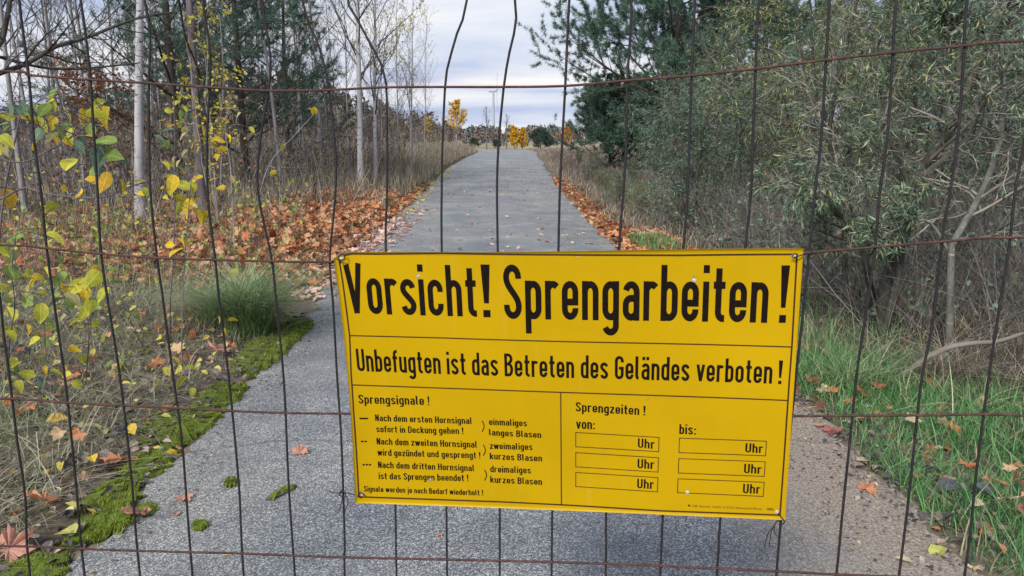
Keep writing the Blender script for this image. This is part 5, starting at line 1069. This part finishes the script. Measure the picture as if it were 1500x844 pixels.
for a_ in [(440, 670, 34, 'pink', 'maple', 'flat pink maple leaf alone on the asphalt right of the left wires'), (268, 735, 36, 'pink', 'maple', 'pale orange maple leaf on the asphalt, upper of a pair'),
           (258, 757, 18, 'pink', 'oval', 'small curled brown leaf below the pale orange maple leaf'), (208, 770, 50, 'pink', 'maple', 'large pink maple leaf touching the moss edge'),
           (270, 671, 24, 'pink', 'maple', 'pink leaf tip poking out beside a yellow leaf on the lane edge'), (254, 672, 17, 'yellow', 'oval', 'small yellow leaf at the mossy lane edge'),
           (178, 683, 58, 'orange', 'maple', 'big orange maple leaf leaning on the moss'), (70, 757, 54, 'orange', 'maple', 'orange brown maple leaf behind the leftmost wires'), (15, 818, 64, 'pink', 'maple', 'big pink leaf in the bottom left corner'),
           (33, 800, 32, 'yellow', 'oval', 'yellow leaf lying on the pink one at bottom left'), (100, 788, 38, 'green', 'oval', 'pale green leaf on the moss at bottom left'), (333, 821, 16, 'pale', 'oval', 'small pale leaf on the asphalt near the bottom wire'),
           (137, 689, 20, 'yellow', 'oval', 'yellow leaf among dark rotting leaves'), (292, 778, 14, 'pale', 'maple', 'tiny pale leaf on a moss clump'), (643, 793, 14, 'pink', 'maple', 'small pink leaf below the sign'), (195, 645, 19, 'yellow', 'oval', 'yellow leaf beside the grey twigs'),
           (281, 617, 13, 'green', 'oval', 'small olive leaf on the moss below the third wire'), (238, 633, 14, 'pale', 'oval', 'pale curled leaf on the moss'), (310, 486, 30, 'red', 'maple', 'reddish maple leaf upright in the grass'), (320, 527, 38, 'pink', 'maple', 'pink maple leaf in the grass near the moss'),
           (263, 493, 28, 'orange', 'maple', 'orange brown leaf in the grass left of the reddish one'), (199, 497, 22, 'pale', 'maple', 'pale brown folded leaf in the dry grass'), (40, 614, 30, 'orange', 'maple', 'brown folded leaf left under the third wire'), (85, 630, 24, 'yellow', 'oval', 'yellow narrow leaf under the third wire'),
           (120, 560, 44, 'orange', 'maple', 'wide orange leaf just above the third wire at left'), (232, 545, 22, 'orange', 'maple', 'small orange leaf above the third wire'), (258, 541, 18, 'yellow', 'oval', 'small yellow green leaf near the moss and the orange leaf'),
           (1219, 634, 38, 'red', 'maple', 'dusky red maple leaf right of the sign'), (1202, 581, 20, 'pale', 'maple', 'pale brown leaf beside the sign edge'), (1172, 596, 16, 'pink', 'maple', 'small pink leaf at the sign edge'), (1198, 626, 16, 'orange', 'oval', 'small orange leaf touching the dusky red one'),
           (1266, 626, 22, 'orange', 'maple', 'orange leaf hidden in green grass right of a wire'), (1243, 600, 20, 'orange', 'maple', 'orange leaf in the grass above the third wire at right'), (1330, 637, 26, 'pale', 'maple', 'light brown leaf in the green grass'), (1264, 677, 24, 'pale', 'oval', 'pale leaf at the grass edge'),
           (1271, 699, 14, 'pale', 'oval', 'small pale leaf on the sandy edge'), (1268, 721, 36, 'orange', 'maple', 'orange maple leaf alone on the sandy asphalt'), (1341, 709, 18, 'orange', 'oval', 'small orange leaf beside the right wires'), (1376, 716, 36, 'pink', 'maple', 'pinkish maple leaf at the right grass edge'),
           (1362, 703, 22, 'purple', 'oval', 'dark purple grey leaf behind the pinkish one'), (1385, 728, 26, 'purple', 'oval', 'dark grey leaf in front of the pinkish one'), (1354, 756, 19, 'pale', 'oval', 'pale tan leaf on the sandy edge at right'), (1371, 777, 15, 'orange', 'oval', 'small curled orange leaf on the sandy asphalt'),
           (1452, 732, 36, 'orange', 'maple', 'tan orange leaf at the right picture edge'), (1472, 757, 36, 'pale', 'maple', 'brown leaf lying on the tan orange one'), (1440, 742, 30, 'purple', 'oval', 'dark leaf under the tan orange one'), (1495, 777, 26, 'red', 'maple', 'reddish leaf cut by the right picture edge'), (1428, 756, 17, 'pale', 'oval', 'small round tan leaf next to a wire'),
           (1323, 825, 25, 'pale', 'oval', 'round pale yellow leaf crossed by a wire at the bottom'), (1373, 813, 36, 'green', 'oval', 'yellow green leaf on the sand at bottom right'), (1464, 817, 18, 'orange', 'oval', 'small orange leaf at bottom right'), (1425, 835, 24, 'pale', 'maple', 'crumpled tan leaf at the bottom right edge'),
           (137, 842, 14, 'pale', 'oval', 'pale leaf cut by the bottom edge'), (180, 652, 18, 'purple', 'oval', 'dark leaf beside the mossy rim'), (93, 697, 22, 'purple', 'oval', 'dark blue grey leaf in the litter'), (95, 761, 16, 'purple', 'oval', 'dark grey leaf right of the orange brown one'), (1430, 800, 12, 'pale', 'oval', 'tiny pale leaf on the right sand'), (1257, 800, 8, 'pale', 'oval', 'tiny white leaf scrap on the sand')]:
    g_ = gp(a_[0], a_[1]); lift = 0.0
    dxr = g_[0] - float(xr(g_[1])); dxl = float(xl(g_[1])) - g_[0]
    if dxr > 0.05: lift = min(0.10, 0.03 + dxr * 0.16)
    elif dxl > 0.3: lift = 0.07
    elif dxl > -0.12: lift = 0.035
    fallen(*a_, tilt=0.35 if lift > 0.03 else 0.12, dz=0.004 + lift, grown=1.22 if lift > 0.02 else 1.0)
rg = np.random.default_rng(91)
for k in range(46):
    y_ = 8 + 16 * rg.uniform() ** 1.3; x_ = rg.uniform(float(xl(y_)) + 0.1, float(xr(y_)) - 0.1); px, py = 0, 0
    o = bpy.data.objects.new('fallen_maple_leaf', _mc.setdefault(('maple', k % 4, 'pink'), MH[k % 4])); col.objects.link(o); s = rg.uniform(0.08, 0.13); o.location = (x_, y_, float(rz(x_, y_)) + 0.008); o.scale = (s,) * 3; o.rotation_euler = (rg.normal(0, .1), rg.normal(0, .1), rg.uniform(0, 6.28))
    o['label'] = 'small pale leaf lying flat on the lane beyond the sign'; o['category'] = 'leaf'; o['group'] = 'pale leaves on the lane'
# sticks
def stick(pts, r0, r1, label, m, name='stick', lift=0.01, cat='stick', K=20):
    P3 = []
    for q_ in pts:
        if len(q_) == 3: P3.append(at(*q_))
        else: g_ = gp(*q_); g_[2] = float(rz(g_[0], g_[1])) + lift; P3.append(g_)
    P = resample(P3, K); R = np.linspace(r0, r1, K); o = obj(name, tubemesh(name, P - P[0], R, 6, m, caps=True), None, P[0]); o['label'] = label; o['category'] = cat
stick([(163, 670), (190, 658), (226, 649)], 0.007, 0.005, 'grey stick lying in the dark leaves beside the moss', M['pale_twig'])
stick([(168, 637), (190, 621), (215, 610), (236, 600)], 0.006, 0.004, 'grey twig leaning up towards the third wire', M['pale_twig'])
stick([(300, 583), (318, 574), (333, 562)], 0.004, 0.003, 'short grey twig on the upper moss cushion', M['pale_twig'])
stick([(393, 739), (410, 733), (432, 722)], 0.0035, 0.002, 'thin dark twig on the asphalt with moss', M['dark_bark'])
stick([(1223, 711), (1236, 716), (1246, 718)], 0.0018, 0.001, 'thin dark twig on the sandy asphalt', M['dark_bark'], lift=0.003)
stick([(1292, 712), (1312, 732), (1334, 752)], 0.0016, 0.001, 'straw of pale grass lying on the sand', M['pale_twig'], lift=0.003)
stick([(1312, 556, 4.62), (1335, 541, 4.55), (1352, 528, 4.5), (1376, 516, 4.45), (1395, 508, 4.4), (1425, 503, 4.4), (1462, 500, 4.5), (1500, 488, 4.6)], 0.021, 0.012, 'pale barkless fallen branch leaning in the grass at right', M['pale_twig'], 'fallen_branch', cat='branch', K=26)
stick([(1340, 330, 5.4), (1375, 320, 5.4), (1400, 318, 5.3), (1440, 300, 5.3)], 0.008, 0.006, 'thin bare dead branch crossing the crooked stems', M['pale_twig'], 'dead_branch', cat='branch')
stick([(495, 745), (500, 735), (497, 730)], 0.001, 0.001, 'tiny twig below the sign corner', M['dark_bark']) if False else None
# black scrap in the grass at left
sc_m = plainmat('black_plastic', (0.012, 0.013, 0.018), 0.35, 0.3, 40, 0.5); c0 = gp(28, 520); b = MB(); r_ = np.random.default_rng(4); G1_, G2_ = 9, 5
V_ = np.array([[(i / 8 - .5) * 0.19, (j / 4 - .5) * 0.11 * (1 - 0.5 * abs(i / 8 - .5)), 0.03 * math.sin(i * 0.9 + j * 1.4) + 0.05 + r_.normal(0, .004)] for j in range(G2_) for i in range(G1_)])
b.add(V_, [[j * G1_ + i, j * G1_ + i + 1, (j + 1) * G1_ + i + 1, (j + 1) * G1_ + i] for j in range(G2_ - 1) for i in range(G1_ - 1)])
b.add(V_ - [0, 0, 0.004], [[j * G1_ + i, (j + 1) * G1_ + i, (j + 1) * G1_ + i + 1, j * G1_ + i + 1] for j in range(G2_ - 1) for i in range(G1_ - 1)])
o = obj('plastic_scrap', b.mesh('plastic_scrap', sc_m, True), None, c0); o.rotation_euler = (0.2, 0.1, 0.1); o['label'] = 'crumpled black plastic scrap in the grass at the left edge'; o['category'] = 'litter'
# ------------------------------------------------------------------ foreground shrubs with large separate leaves
LM = {}
for nm, c_, sp_ in (('y', (0.68, 0.50, 0.035), (0.45, 0.22, 0.03)), ('o', (0.72, 0.42, 0.03), (0.5, 0.2, 0.03)), ('g', (0.24, 0.36, 0.08), (0.45, 0.40, 0.06)), ('yg', (0.50, 0.52, 0.06), (0.25, 0.2, 0.04)), ('gg', (0.16, 0.26, 0.17), (0.35, 0.4, 0.25)), ('p', (0.55, 0.50, 0.24), (0.3, 0.22, 0.1))):
    LM[nm] = single('shrub_leaf_' + nm if False else {'y': 'yellow', 'o': 'golden', 'g': 'green', 'yg': 'lime', 'gg': 'grey_green', 'p': 'pale'}[nm] + '_shrub_leaf', c_, spot=sp_)
    t = LM[nm].node_tree; bs0 = t.nodes['Principled BSDF']; src = bs0.inputs['Base Color'].links[0].from_socket
    oc = nn(t, 'ShaderNodeSeparateXYZ', {0: nn(t, 'ShaderNodeTexCoord').outputs['Object']}); ay = nn(t, 'ShaderNodeMath', {0: oc.outputs['Y']}, operation='ABSOLUTE').outputs[0]
    a1 = nn(t, 'ShaderNodeMath', {0: ay, 1: -0.9, 2: oc.outputs['X']}, operation='MULTIPLY_ADD').outputs[0]; a2 = nn(t, 'ShaderNodeMath', {0: a1, 1: 42.0}, operation='MULTIPLY').outputs[0]
    a3 = nn(t, 'ShaderNodeMath', {0: a2}, operation='SINE').outputs[0]; side = rampn(t, a3, [(0.0, (0, 0, 0)), (0.72, (0, 0, 0)), (1.0, (0.55, 0.55, 0.55))]); mid_ = rampn(t, ay, [(0.0, (1, 1, 1)), (0.02, (1, 1, 1)), (0.03, (0, 0, 0))])
    vf = nn(t, 'ShaderNodeMix', {0: 1.0, 6: side, 7: mid_}, data_type='RGBA', blend_type='LIGHTEN').outputs[2]; oi = nn(t, 'ShaderNodeObjectInfo').outputs['Random']
    vn = mix(t, src, tuple(min(1, x * 1.5 + 0.08) for x in c_), nn(t, 'ShaderNodeMath', {0: vf, 1: 0.6}, operation='MULTIPLY').outputs[0])
    vn = mix(t, vn, rampn(t, oi, [(0, (0.7, 0.72, 0.7)), (1, (1.25, 1.15, 1.1))]), 1.0, 'MULTIPLY')
    for l_ in [l_ for l_ in t.links if l_.from_socket == src and l_.to_node.type in ('BSDF_PRINCIPLED', 'BSDF_TRANSLUCENT')]: t.links.new(vn, l_.to_socket)
    for nd in t.nodes:
        if nd.type == 'MIX_SHADER': nd.inputs[0].default_value = 0.42
def leafgeo(r_, w=1.0):
    xs_ = np.array([0, .12, .3, .5, .7, .87, 1.0]); hw = np.array([0.02, .2, .31, .33, .26, .13, 0]) * w; fold = r_.uniform(0.1, 0.7); arc_ = r_.uniform(-0.75, -0.05)
    V_ = []; 
    for x, h in zip(xs_, hw):
        z0 = arc_ * x * x; wv = 0.02 * math.sin(x * 14 + r_.uniform(0, 6)); V_ += [[x, h, z0 + h * fold + wv], [x, 0, z0], [x, -h, z0 + h * fold - wv]]
    V_ = np.array(V_); F_ = []
    for k in range(6): a_ = 3 * k; F_ += [[a_, a_ + 3, a_ + 4, a_ + 1], [a_ + 1, a_ + 4, a_ + 5, a_ + 2]]
    return V_, np.array(F_)
rL = np.random.default_rng(101); BL = {}
for nm in LM: BL[nm] = [meshdata('leaf', *(lambda a_: (a_[0], [a_[1]]))(leafgeo(rL)), [LM[nm]], smooth=True) for _ in range(3)]
def leafy(name, label, stems, lvs, Yd, root_at, bark, seed, twr=0.0028, ysp=0.18, clump=0):
    """stems: pixel polylines with distance; leaves hang on short stalks near them"""
    r_ = np.random.default_rng(seed); o = thing(name, label, 'shrub', root_at); sh = np.array(o.location)
    allp = []
    for pts, r0 in stems:
        P3 = []
        for q_ in pts:
            if q_[-1] == 'g': g_ = gp(q_[0], q_[1]); g_[2] -= 0.02; P3.append(g_)
            else: P3.append(at(q_[0], q_[1], q_[2] if len(q_) == 3 else Yd))
        P = resample(P3, 22); allp.append(P); obj('stem', tubemesh('stem', P, np.linspace(r0, r0 * 0.45, 22), 6, bark), o, -sh)
    allp = np.concatenate(allp)
    lvs = list(lvs) + [(px + r_.normal(0, clump), py + r_.normal(0, clump), size * r_.uniform(0.55, 0.85), c_ if r_.uniform() < 0.6 else ['y', 'yg', 'yg', 'g', 'p', 'gg'][r_.integers(0, 6)]) for (px, py, size, c_) in lvs if clump and r_.uniform() < 0.85]
    for (px, py, size, c_) in lvs:
        Y = Yd + r_.normal(0, ysp); tip0 = at(px, py, Y); s = size / F * Y * 1.12
        # the leaf hangs about its middle at the traced point; its base is reached by a thin stalk
        d = norm(np.array([r_.normal(0, 1), r_.normal(0, 0.5), r_.normal(-0.45, 0.55)])); bs_ = tip0 - d * s * 0.5
        k = np.argmin(np.linalg.norm((allp - bs_) * [1, 0.6, 1], axis=1)); att = allp[k]
        me = BL[c_][r_.integers(0, 3)]
        lf = bpy.data.objects.new('leaf', me); col.objects.link(lf); lf.parent = o
        Mx = dirmat(d[None], np.array([r_.normal(0.0, 0.7)]))[0]
        from mathutils import Matrix
        mt = Matrix([list(Mx[0]) + [0], list(Mx[1]) + [0], list(Mx[2]) + [0], [0, 0, 0, 1]]); mt = Matrix.Translation(Vector(bs_ - sh)) @ mt @ Matrix.Scale(s, 4); lf.matrix_local = mt
        dd = np.linalg.norm(att - bs_)
        if dd > 0.01 and dd < 0.45:
            mid = (att + bs_) / 2 + np.array([0, 0, 0.12 * dd]); P = resample([att, mid, bs_], 7); obj('stalk', tubemesh('stalk', P, np.full(7, 0.0011 if dd < 0.12 else 0.0015), 4, bark), o, -sh)
    return o
lv = [(102, 237, 30, 'yg'), (144, 151, 22, 'yg'), (123, 173, 26, 'y'), (152, 173, 34, 'y'), (152, 206, 36, 'g'), (140, 228, 34, 'gg'), (104, 195, 26, 'yg'), (90, 193, 22, 'g'), (123, 198, 20, 'y'), (133, 190, 20, 'g'), (118, 216, 22, 'gg'), (135, 263, 20, 'y'), (156, 265, 26, 'o'), (163, 255, 16, 'p'), (182, 273, 22, 'y'), (206, 265, 19, 'y'), (118, 284, 15, 'y'), (76, 302, 22, 'yg'), (12, 291, 30, 'o'),
      (43, 173, 28, 'y'), (63, 182, 26, 'yg'), (19, 164, 24, 'gg'), (43, 160, 22, 'g'), (64, 160, 26, 'g'), (80, 158, 24, 'yg'), (78, 178, 18, 'y'), (50, 212, 16, 'y'), (9, 205, 22, 'yg'), (4, 180, 18, 'g'), (7, 218, 18, 'p'), (76, 198, 20, 'p'), (57, 196, 18, 'gg'), (70, 150, 20, 'yg'), (147, 241, 22, 'gg'), (35, 156, 16, 'gg')]
lv2 = [(25, 346, 22, 'g'), (48, 344, 22, 'gg'), (80, 346, 26, 'yg'), (15, 354, 22, 'g'), (17, 376, 24, 'g'), (20, 398, 28, 'g'), (47, 412, 20, 'y'), (88, 410, 28, 'g'), (137, 408, 32, 'yg'), (113, 418, 26, 'yg'), (10, 426, 26, 'yg'), (107, 434, 26, 'p'), (83, 440, 24, 'gg'), (150, 430, 24, 'yg'), (132, 448, 24, 'yg'), (103, 446, 20, 'g'), (60, 458, 28, 'yg'), (123, 460, 20, 'yg'), (90, 466, 18, 'p'), (133, 476, 28, 'yg'), (20, 461, 24, 'yg'), (17, 490, 20, 'yg'), (43, 482, 16, 'y'), (30, 500, 16, 'p'), (120, 523, 20, 'yg'), (107, 511, 16, 'y'), (110, 498, 20, 'p'), (97, 420, 22, 'y'), (65, 430, 20, 'yg'), (40, 440, 22, 'g'), (72, 470, 20, 'g'), (5, 365, 20, 'yg'), (60, 375, 15, 'gg'), (143, 395, 18, 'y'), (70, 398, 16, 'yg'), (125, 430, 22, 'y'), (12, 440, 18, 'g'), (35, 425, 16, 'p'),
       (10, 540, 18, 'g'), (40, 548, 20, 'yg'), (25, 530, 16, 'yg'), (60, 560, 18, 'gg'), (80, 520, 16, 'y'), (85, 545, 20, 'yg'), (28, 565, 18, 'yg')]
leafy('leafy_shrub', 'nearest shrub at the left edge with big yellow and green leaves', [
    ([(-60, 860, 2.6), (-20, 560, 2.55), (-5, 400, 2.5), (5, 290, 2.5), (28, 178, 2.5), (30, 165, 2.5)], 0.006),
    ([(-40, 300, 2.5), (0, 292, 2.5), (35, 275, 2.5), (65, 283, 2.5), (100, 288, 2.5), (140, 290, 2.5), (165, 285, 2.5), (195, 272, 2.6), (230, 262, 2.7), (270, 242, 2.8)], 0.0042),
    ([(-30, 215, 2.5), (10, 235, 2.5), (40, 236, 2.5), (75, 218, 2.5), (95, 208, 2.5), (110, 195, 2.5), (125, 185, 2.5)], 0.0035), ([(-20, 168, 2.5), (25, 165, 2.5), (50, 182, 2.5), (75, 200, 2.5)], 0.0028),
    ([(95, 208, 2.5), (120, 190, 2.5), (143, 165, 2.5), (150, 155, 2.5)], 0.002), ([(100, 288, 2.5), (130, 270, 2.5), (150, 262, 2.5)], 0.002), ([(110, 195, 2.5), (128, 210, 2.5), (140, 222, 2.5)], 0.002)],
    lv, 2.5, gat(-60, 2.6), M['dark_bark'], 102, clump=15)
leafy('low_leafy_shrub', 'low shrub of lime green leaves under the second wire at left', [
    ([(12, 560, 'g'), (14, 500, 3.4), (22, 450, 3.3), (17, 400, 3.2), (22, 350, 3.2)], 0.005), ([(68, 540, 'g'), (66, 500, 3.4), (64, 455, 3.4)], 0.0045), ([(125, 560, 'g'), (130, 500, 3.3), (133, 460, 3.3), (110, 430, 3.3), (85, 400, 3.3)], 0.004),
    ([(28, 320, 3.2), (30, 340, 3.2), (55, 350, 3.2), (85, 345, 3.2)], 0.0025), ([(130, 500, 3.3), (128, 440, 3.3), (140, 405, 3.3)], 0.003), ([(-20, 450, 3.3), (30, 435, 3.3), (70, 452, 3.3), (105, 447, 3.3)], 0.0025)],
    lv2, 3.3, gp(68, 540), M['dark_bark'], 103, clump=20)
sl = [(257, 150, 9, 'yg'), (247, 162, 11, 'yg'), (265, 168, 13, 'g'), (265, 179, 13, 'yg'), (247, 188, 13, 'gg'), (233, 199, 15, 'gg'), (243, 215, 20, 'g'), (267, 199, 13, 'p'), (255, 238, 17, 'p'), (270, 225, 14, 'p'), (267, 249, 13, 'yg'), (247, 256, 18, 'yg'), (253, 268, 24, 'y'), (267, 271, 22, 'yg'), (282, 274, 18, 'yg'), (268, 291, 22, 'y'), (263, 304, 18, 'yg'), (277, 300, 20, 'y'), (297, 315, 21, 'y'), (257, 368, 26, 'y'), (267, 354, 12, 'y'), (243, 240, 14, 'yg'), (285, 262, 14, 'y'), (262, 320, 14, 'yg'), (250, 282, 14, 'yg'), (272, 312, 15, 'p'), (290, 290, 13, 'y')]
leafy('yellow_sapling', 'upright sapling with yellow leaves behind the fourth wire from the left', [
    ([(248, 500, 'g'), (250, 430, 5.4), (254, 380, 5.4), (256, 300, 5.3), (256, 220, 5.3), (255, 145, 5.3)], 0.006), ([(265, 545, 'g'), (268, 430, 5.2), (272, 360, 5.2), (276, 310, 5.2), (280, 265, 5.2)], 0.005)],
    sl, 5.3, gp(256, 520), M['dark_bark'], 104, ysp=0.1, clump=11)
tl = [(px_, py_, s_, c_) for px_, py_, s_, c_ in [(330, 175, 9, 'y'), (322, 205, 18, 'y'), (337, 203, 12, 'y'), (348, 168, 10, 'p'), (318, 228, 11, 'y'), (330, 240, 10, 'yg'), (340, 262, 11, 'p'), (369, 190, 10, 'yg'), (380, 157, 9, 'p'), (400, 253, 10, 'y'), (405, 262, 9, 'yg'), (414, 216, 10, 'yg'), (460, 163, 12, 'y'), (455, 160, 8, 'y'), (310, 190, 12, 'yg'), (326, 218, 12, 'y'), (430, 265, 10, 'yg'), (325, 275, 11, 'y'), (345, 280, 10, 'yg'), (300, 250, 10, 'yg'), (312, 262, 12, 'y')]]
leafy('sparse_sapling', 'thin sapling with a few small yellow leaves right of the purple grey trunk', [
    ([(345, 400, 'g'), (342, 330, 8.7), (338, 250, 8.7), (330, 190, 8.7), (335, 150, 8.7)], 0.008), ([(372, 370, 'g'), (378, 300, 8.7), (395, 240, 8.7), (430, 200, 8.7), (462, 165, 8.7)], 0.007)],
    tl, 8.7, gp(345, 400), M['pale_twig'] if False else M['grey_bark'], 105, ysp=0.1)
gl = [(235, 640 - 180, 14, 'yg')] if False else [(205, 633, 18, 'g'), (218, 610, 20, 'p')]
pl = [(244, 543, 14, 'yg'), (262, 541, 14, 'yg'), (280, 538, 16, 'yg'), (265, 558, 22, 'yg'), (248, 563, 12, 'yg'), (275, 573, 14, 'p'), (282, 574, 14, 'yg'), (232, 494, 14, 'yg'), (322, 468, 10, 'y'), (341, 468, 14, 'y'), (330, 485, 12, 'y')]
leafy('small_weed', 'small weed with lime leaves left of the upper moss cushion', [([(262, 590, 'g'), (262, 560, 4.35), (262, 540, 4.4)], 0.0025), ([(262, 580, 4.3), (275, 565, 4.35), (280, 545, 4.4)], 0.002), ([(258, 580, 4.3), (240, 530, 4.5), (233, 500, 4.7)], 0.002), ([(325, 540, 'g'), (327, 500, 5.0), (330, 470, 5.1)], 0.002)], pl, 4.4, gp(262, 590), M['dark_bark'], 106, ysp=0.06)
# ------------------------------------------------------------------ far things
def small_tree(name, label, cat, px, Y, h, w, m, seed, n=2600, ls=0.12, bark=None, crown0=0.15, group=None, cone=0.5):
    r_ = np.random.default_rng(seed); P, R = base(r_, h, 8, (0, 0), 0.02, 0.016 * h, 0.2)
    B1, R1 = grow(P, R, 34, crown0, 0.97, (48, 10), lambda t, L_: w * (0.5 + cone * np.sin(PI * np.clip(t, 0, 1) ** 0.8)) * 0.75 * (1.15 - 0.75 * t), 5, 0.5, 0.08, 0.4, r_, 0.3, minr=0.01); B2, R2 = grow(B1, R1, 5, 0.2, 1, (42, 12), lambda t, L_: L_ * 0.45, 4, 0.2, 0.1, 0.6, r_, 0.4, minr=0.007)
    root = thing(name, label, cat, gat(px, Y), group); obj('trunk', tubemesh('trunk', P, R, 6, bark or M['grey_bark']), root); b = MB()
    for p, q in ((B1, R1), (B2, R2)): V_, Q = tubes(p, q, 3); b.add(V_, Q)
    obj('branches', b.mesh('branches', M['twig']), root, kind='stuff')
    if n:
        b = MB(); leaves(b, B2, int(n * 1.3), ls * 0.8, r_, 0, 0.05, 'oval', 1.1, 0.2); obj('crown', b.mesh('crown', m), root, kind='stuff')
    return root
small_tree('golden_birch', 'small golden birch left of the lane, standing alone against the sky', 'tree', 669, 62, 3.9, 2.0, M['gold'], 111, 1700, 0.15, crown0=0.32)
small_tree('golden_shrub_birch', 'left one of two golden yellow trees at the end of the lane', 'tree', 753, 96, 2.9, 1.4, M['gold'], 112, 2600, 0.17, crown0=0.03)
small_tree('golden_shrub_birch', 'right one of two golden yellow trees at the end of the lane', 'tree', 765, 97, 2.7, 1.4, M['gold'], 113, 2600, 0.17, crown0=0.03)
small_tree('orange_birch', 'small orange tree in front of the low young pine at right', 'tree', 831, 88, 3.0, 1.4, M['orange_far'], 114, 1500, 0.16, crown0=0.1)
small_tree('orange_birch', 'orange sapling beside the golden birch in the left scrub', 'tree', 628, 55, 2.3, 1.2, M['gold'], 115, 170, 0.11, crown0=0.2)
small_tree('bare_sapling', 'thin leafless tree between the golden birch and the mast', 'tree', 713, 78, 4.4, 1.7, None, 116, 0, bark=M['dark_bark'], crown0=0.4)
small_tree('bare_sapling', 'faint leafless tree just behind the two golden trees', 'tree', 742, 100, 4.6, 2.0, None, 117, 0, bark=M['dark_bark'], crown0=0.4)
fp = pine('far_pine', 'broad dark pine bush right of the golden trees', 118, 2.9, 0.07, 1500, 0.3, 0.05, 0.6, per=9, nb=30, width=0.025, tnarrow=0.7, mat_=M['far_needles'], ang=62)
place(fp, True, gat(792, 95, -0.35), 0, 0.88)
place(fp, False, gat(728, 92), 1.0, 0.38, 'small dark pine bush left of the golden trees'); place(fp, False, gat(695, 80), 2.0, 0.36, 'dark conifer right of the golden birch'); place(fp, False, gat(806, 150), 2.0, 0.6, 'dark conifer on the far heath')
# wind turbine on the horizon
tb = thing('wind_turbine', 'grey wind turbine seen edge on above the distant trees', 'wind turbine', gat(723, 1400)); tbm = plainmat('turbine_grey', (0.36, 0.39, 0.44), 0.5, 0.1, 0.1)
zt = 84.0; obj('tower', tubemesh('tower', np.array([[0, 0, z] for z in np.linspace(-4, zt, 8)]), np.linspace(2.9, 1.7, 8), 14, tbm), tb)
b = MB(); V_, Q = tubes(np.array([[x, 0, zt + 1.2] for x in (-8.5, -7.5, 3, 5)]), np.array([1.2, 2.1, 2.1, 1.0]), 10); b.add(V_, Q); obj('nacelle', b.mesh('nacelle', tbm, True), tb)
V_, Q = tubes(np.array([[x, 0, zt + 1.2] for x in (5, 6.3, 7.4)]), np.array([1.6, 1.5, 0.3]), 10); b = MB(); b.add(V_, Q); obj('hub', b.mesh('hub', tbm, True), tb)
for a_ in (200, 320, 80):
    ca, sa = math.sin(math.radians(a_)), math.cos(math.radians(a_)); P = np.array([[6.2 + 0.04 * s, ca * s, zt + 1.2 + sa * s] for s in (0.8, 8, 20, 32, 40)])
    b = MB(); V_ = []
    for k, (p, w_) in enumerate(zip(P, (0.9, 1.8, 1.3, 0.8, 0.25))):
        tdir = np.array([0, sa, -ca]); V_ += [p + tdir * w_, p + [0.25, 0, 0], p - tdir * w_, p - [0.25, 0, 0]]
    b.add(V_, [[4 * k + j, 4 * k + (j + 1) % 4, 4 * k + 4 + (j + 1) % 4, 4 * k + 4 + j] for k in range(4) for j in range(4)]); obj('blade', b.mesh('blade', tbm), tb)
# far woods: one mass, mixed conifers and autumn trees
def farwood(name, label, n, xr0, xr1, y0, y1, h0, h1, m, seed, per=90, ls=0.9):
    r_ = np.random.default_rng(seed); x = r_.uniform(xr0, xr1, n); y = r_.uniform(y0, y1, n); h = r_.uniform(h0, h1, n); b = MB()
    k = np.repeat(np.arange(n), per); u = r_.uniform(0, 1, n * per) ** 0.8; rad = (0.34 * h[k]) * np.sqrt(np.clip(1 - u ** 1.6, 0.02, 1)) * np.sqrt(r_.uniform(0.2, 1, len(k))); a_ = r_.uniform(0, 2 * PI, len(k))
    z0 = hgt(x, y); p = np.stack([x[k] + rad * np.cos(a_), y[k] + rad * np.sin(a_), z0[k] + h[k] * (0.05 + 0.93 * u)], -1); d = norm(r_.normal(0, 1, p.shape) + [0, 0, 0.3])
    scatter(b, OV_V, OV_F, p, dirmat(d, r_.uniform(0, 6.28, len(k))), ls * r_.uniform(0.6, 1.3, len(k)), 0)
    o = obj(name, b.mesh(name, m)); o['kind'] = 'stuff'; o['label'] = label; o['category'] = 'woods'
farm_ = leafmat('far_wood_green', [(0, (0.09, 0.115, 0.115)), (0.6, (0.14, 0.17, 0.165)), (1, (0.20, 0.22, 0.20))], 0.9, 0.1); farb = leafmat('far_wood_brown', [(0, (0.13, 0.11, 0.11)), (0.5, (0.18, 0.145, 0.135)), (0.9, (0.26, 0.18, 0.14)), (1, (0.42, 0.24, 0.10))], 0.9, 0.1)
farwood('far_wood', 'distant dark green wood on the horizon', 330, -140, 260, 330, 420, 4.2, 6.8, farm_, 121, 70, 1.5)
farwood('far_autumn_wood', 'distant brown and rust coloured wood beyond the heath', 200, -110, 200, 250, 330, 2.5, 5.5, farb, 122, 70, 1.0)
farwood('far_scrub', 'low dark scrub on the distant heath', 46, -70, 30, 160, 240, 0.8, 1.7, farm_, 123, 60, 0.5)
farwood('hillside_wood', 'bare brown wood covering the hill at left', 320, -75, -10, 80, 155, 2.2, 4.2, leafmat('hill_wood', [(0, (0.06, 0.055, 0.05)), (0.6, (0.12, 0.105, 0.09)), (1, (0.20, 0.17, 0.13))], 0.9, 0.1), 124, 80, 0.5)
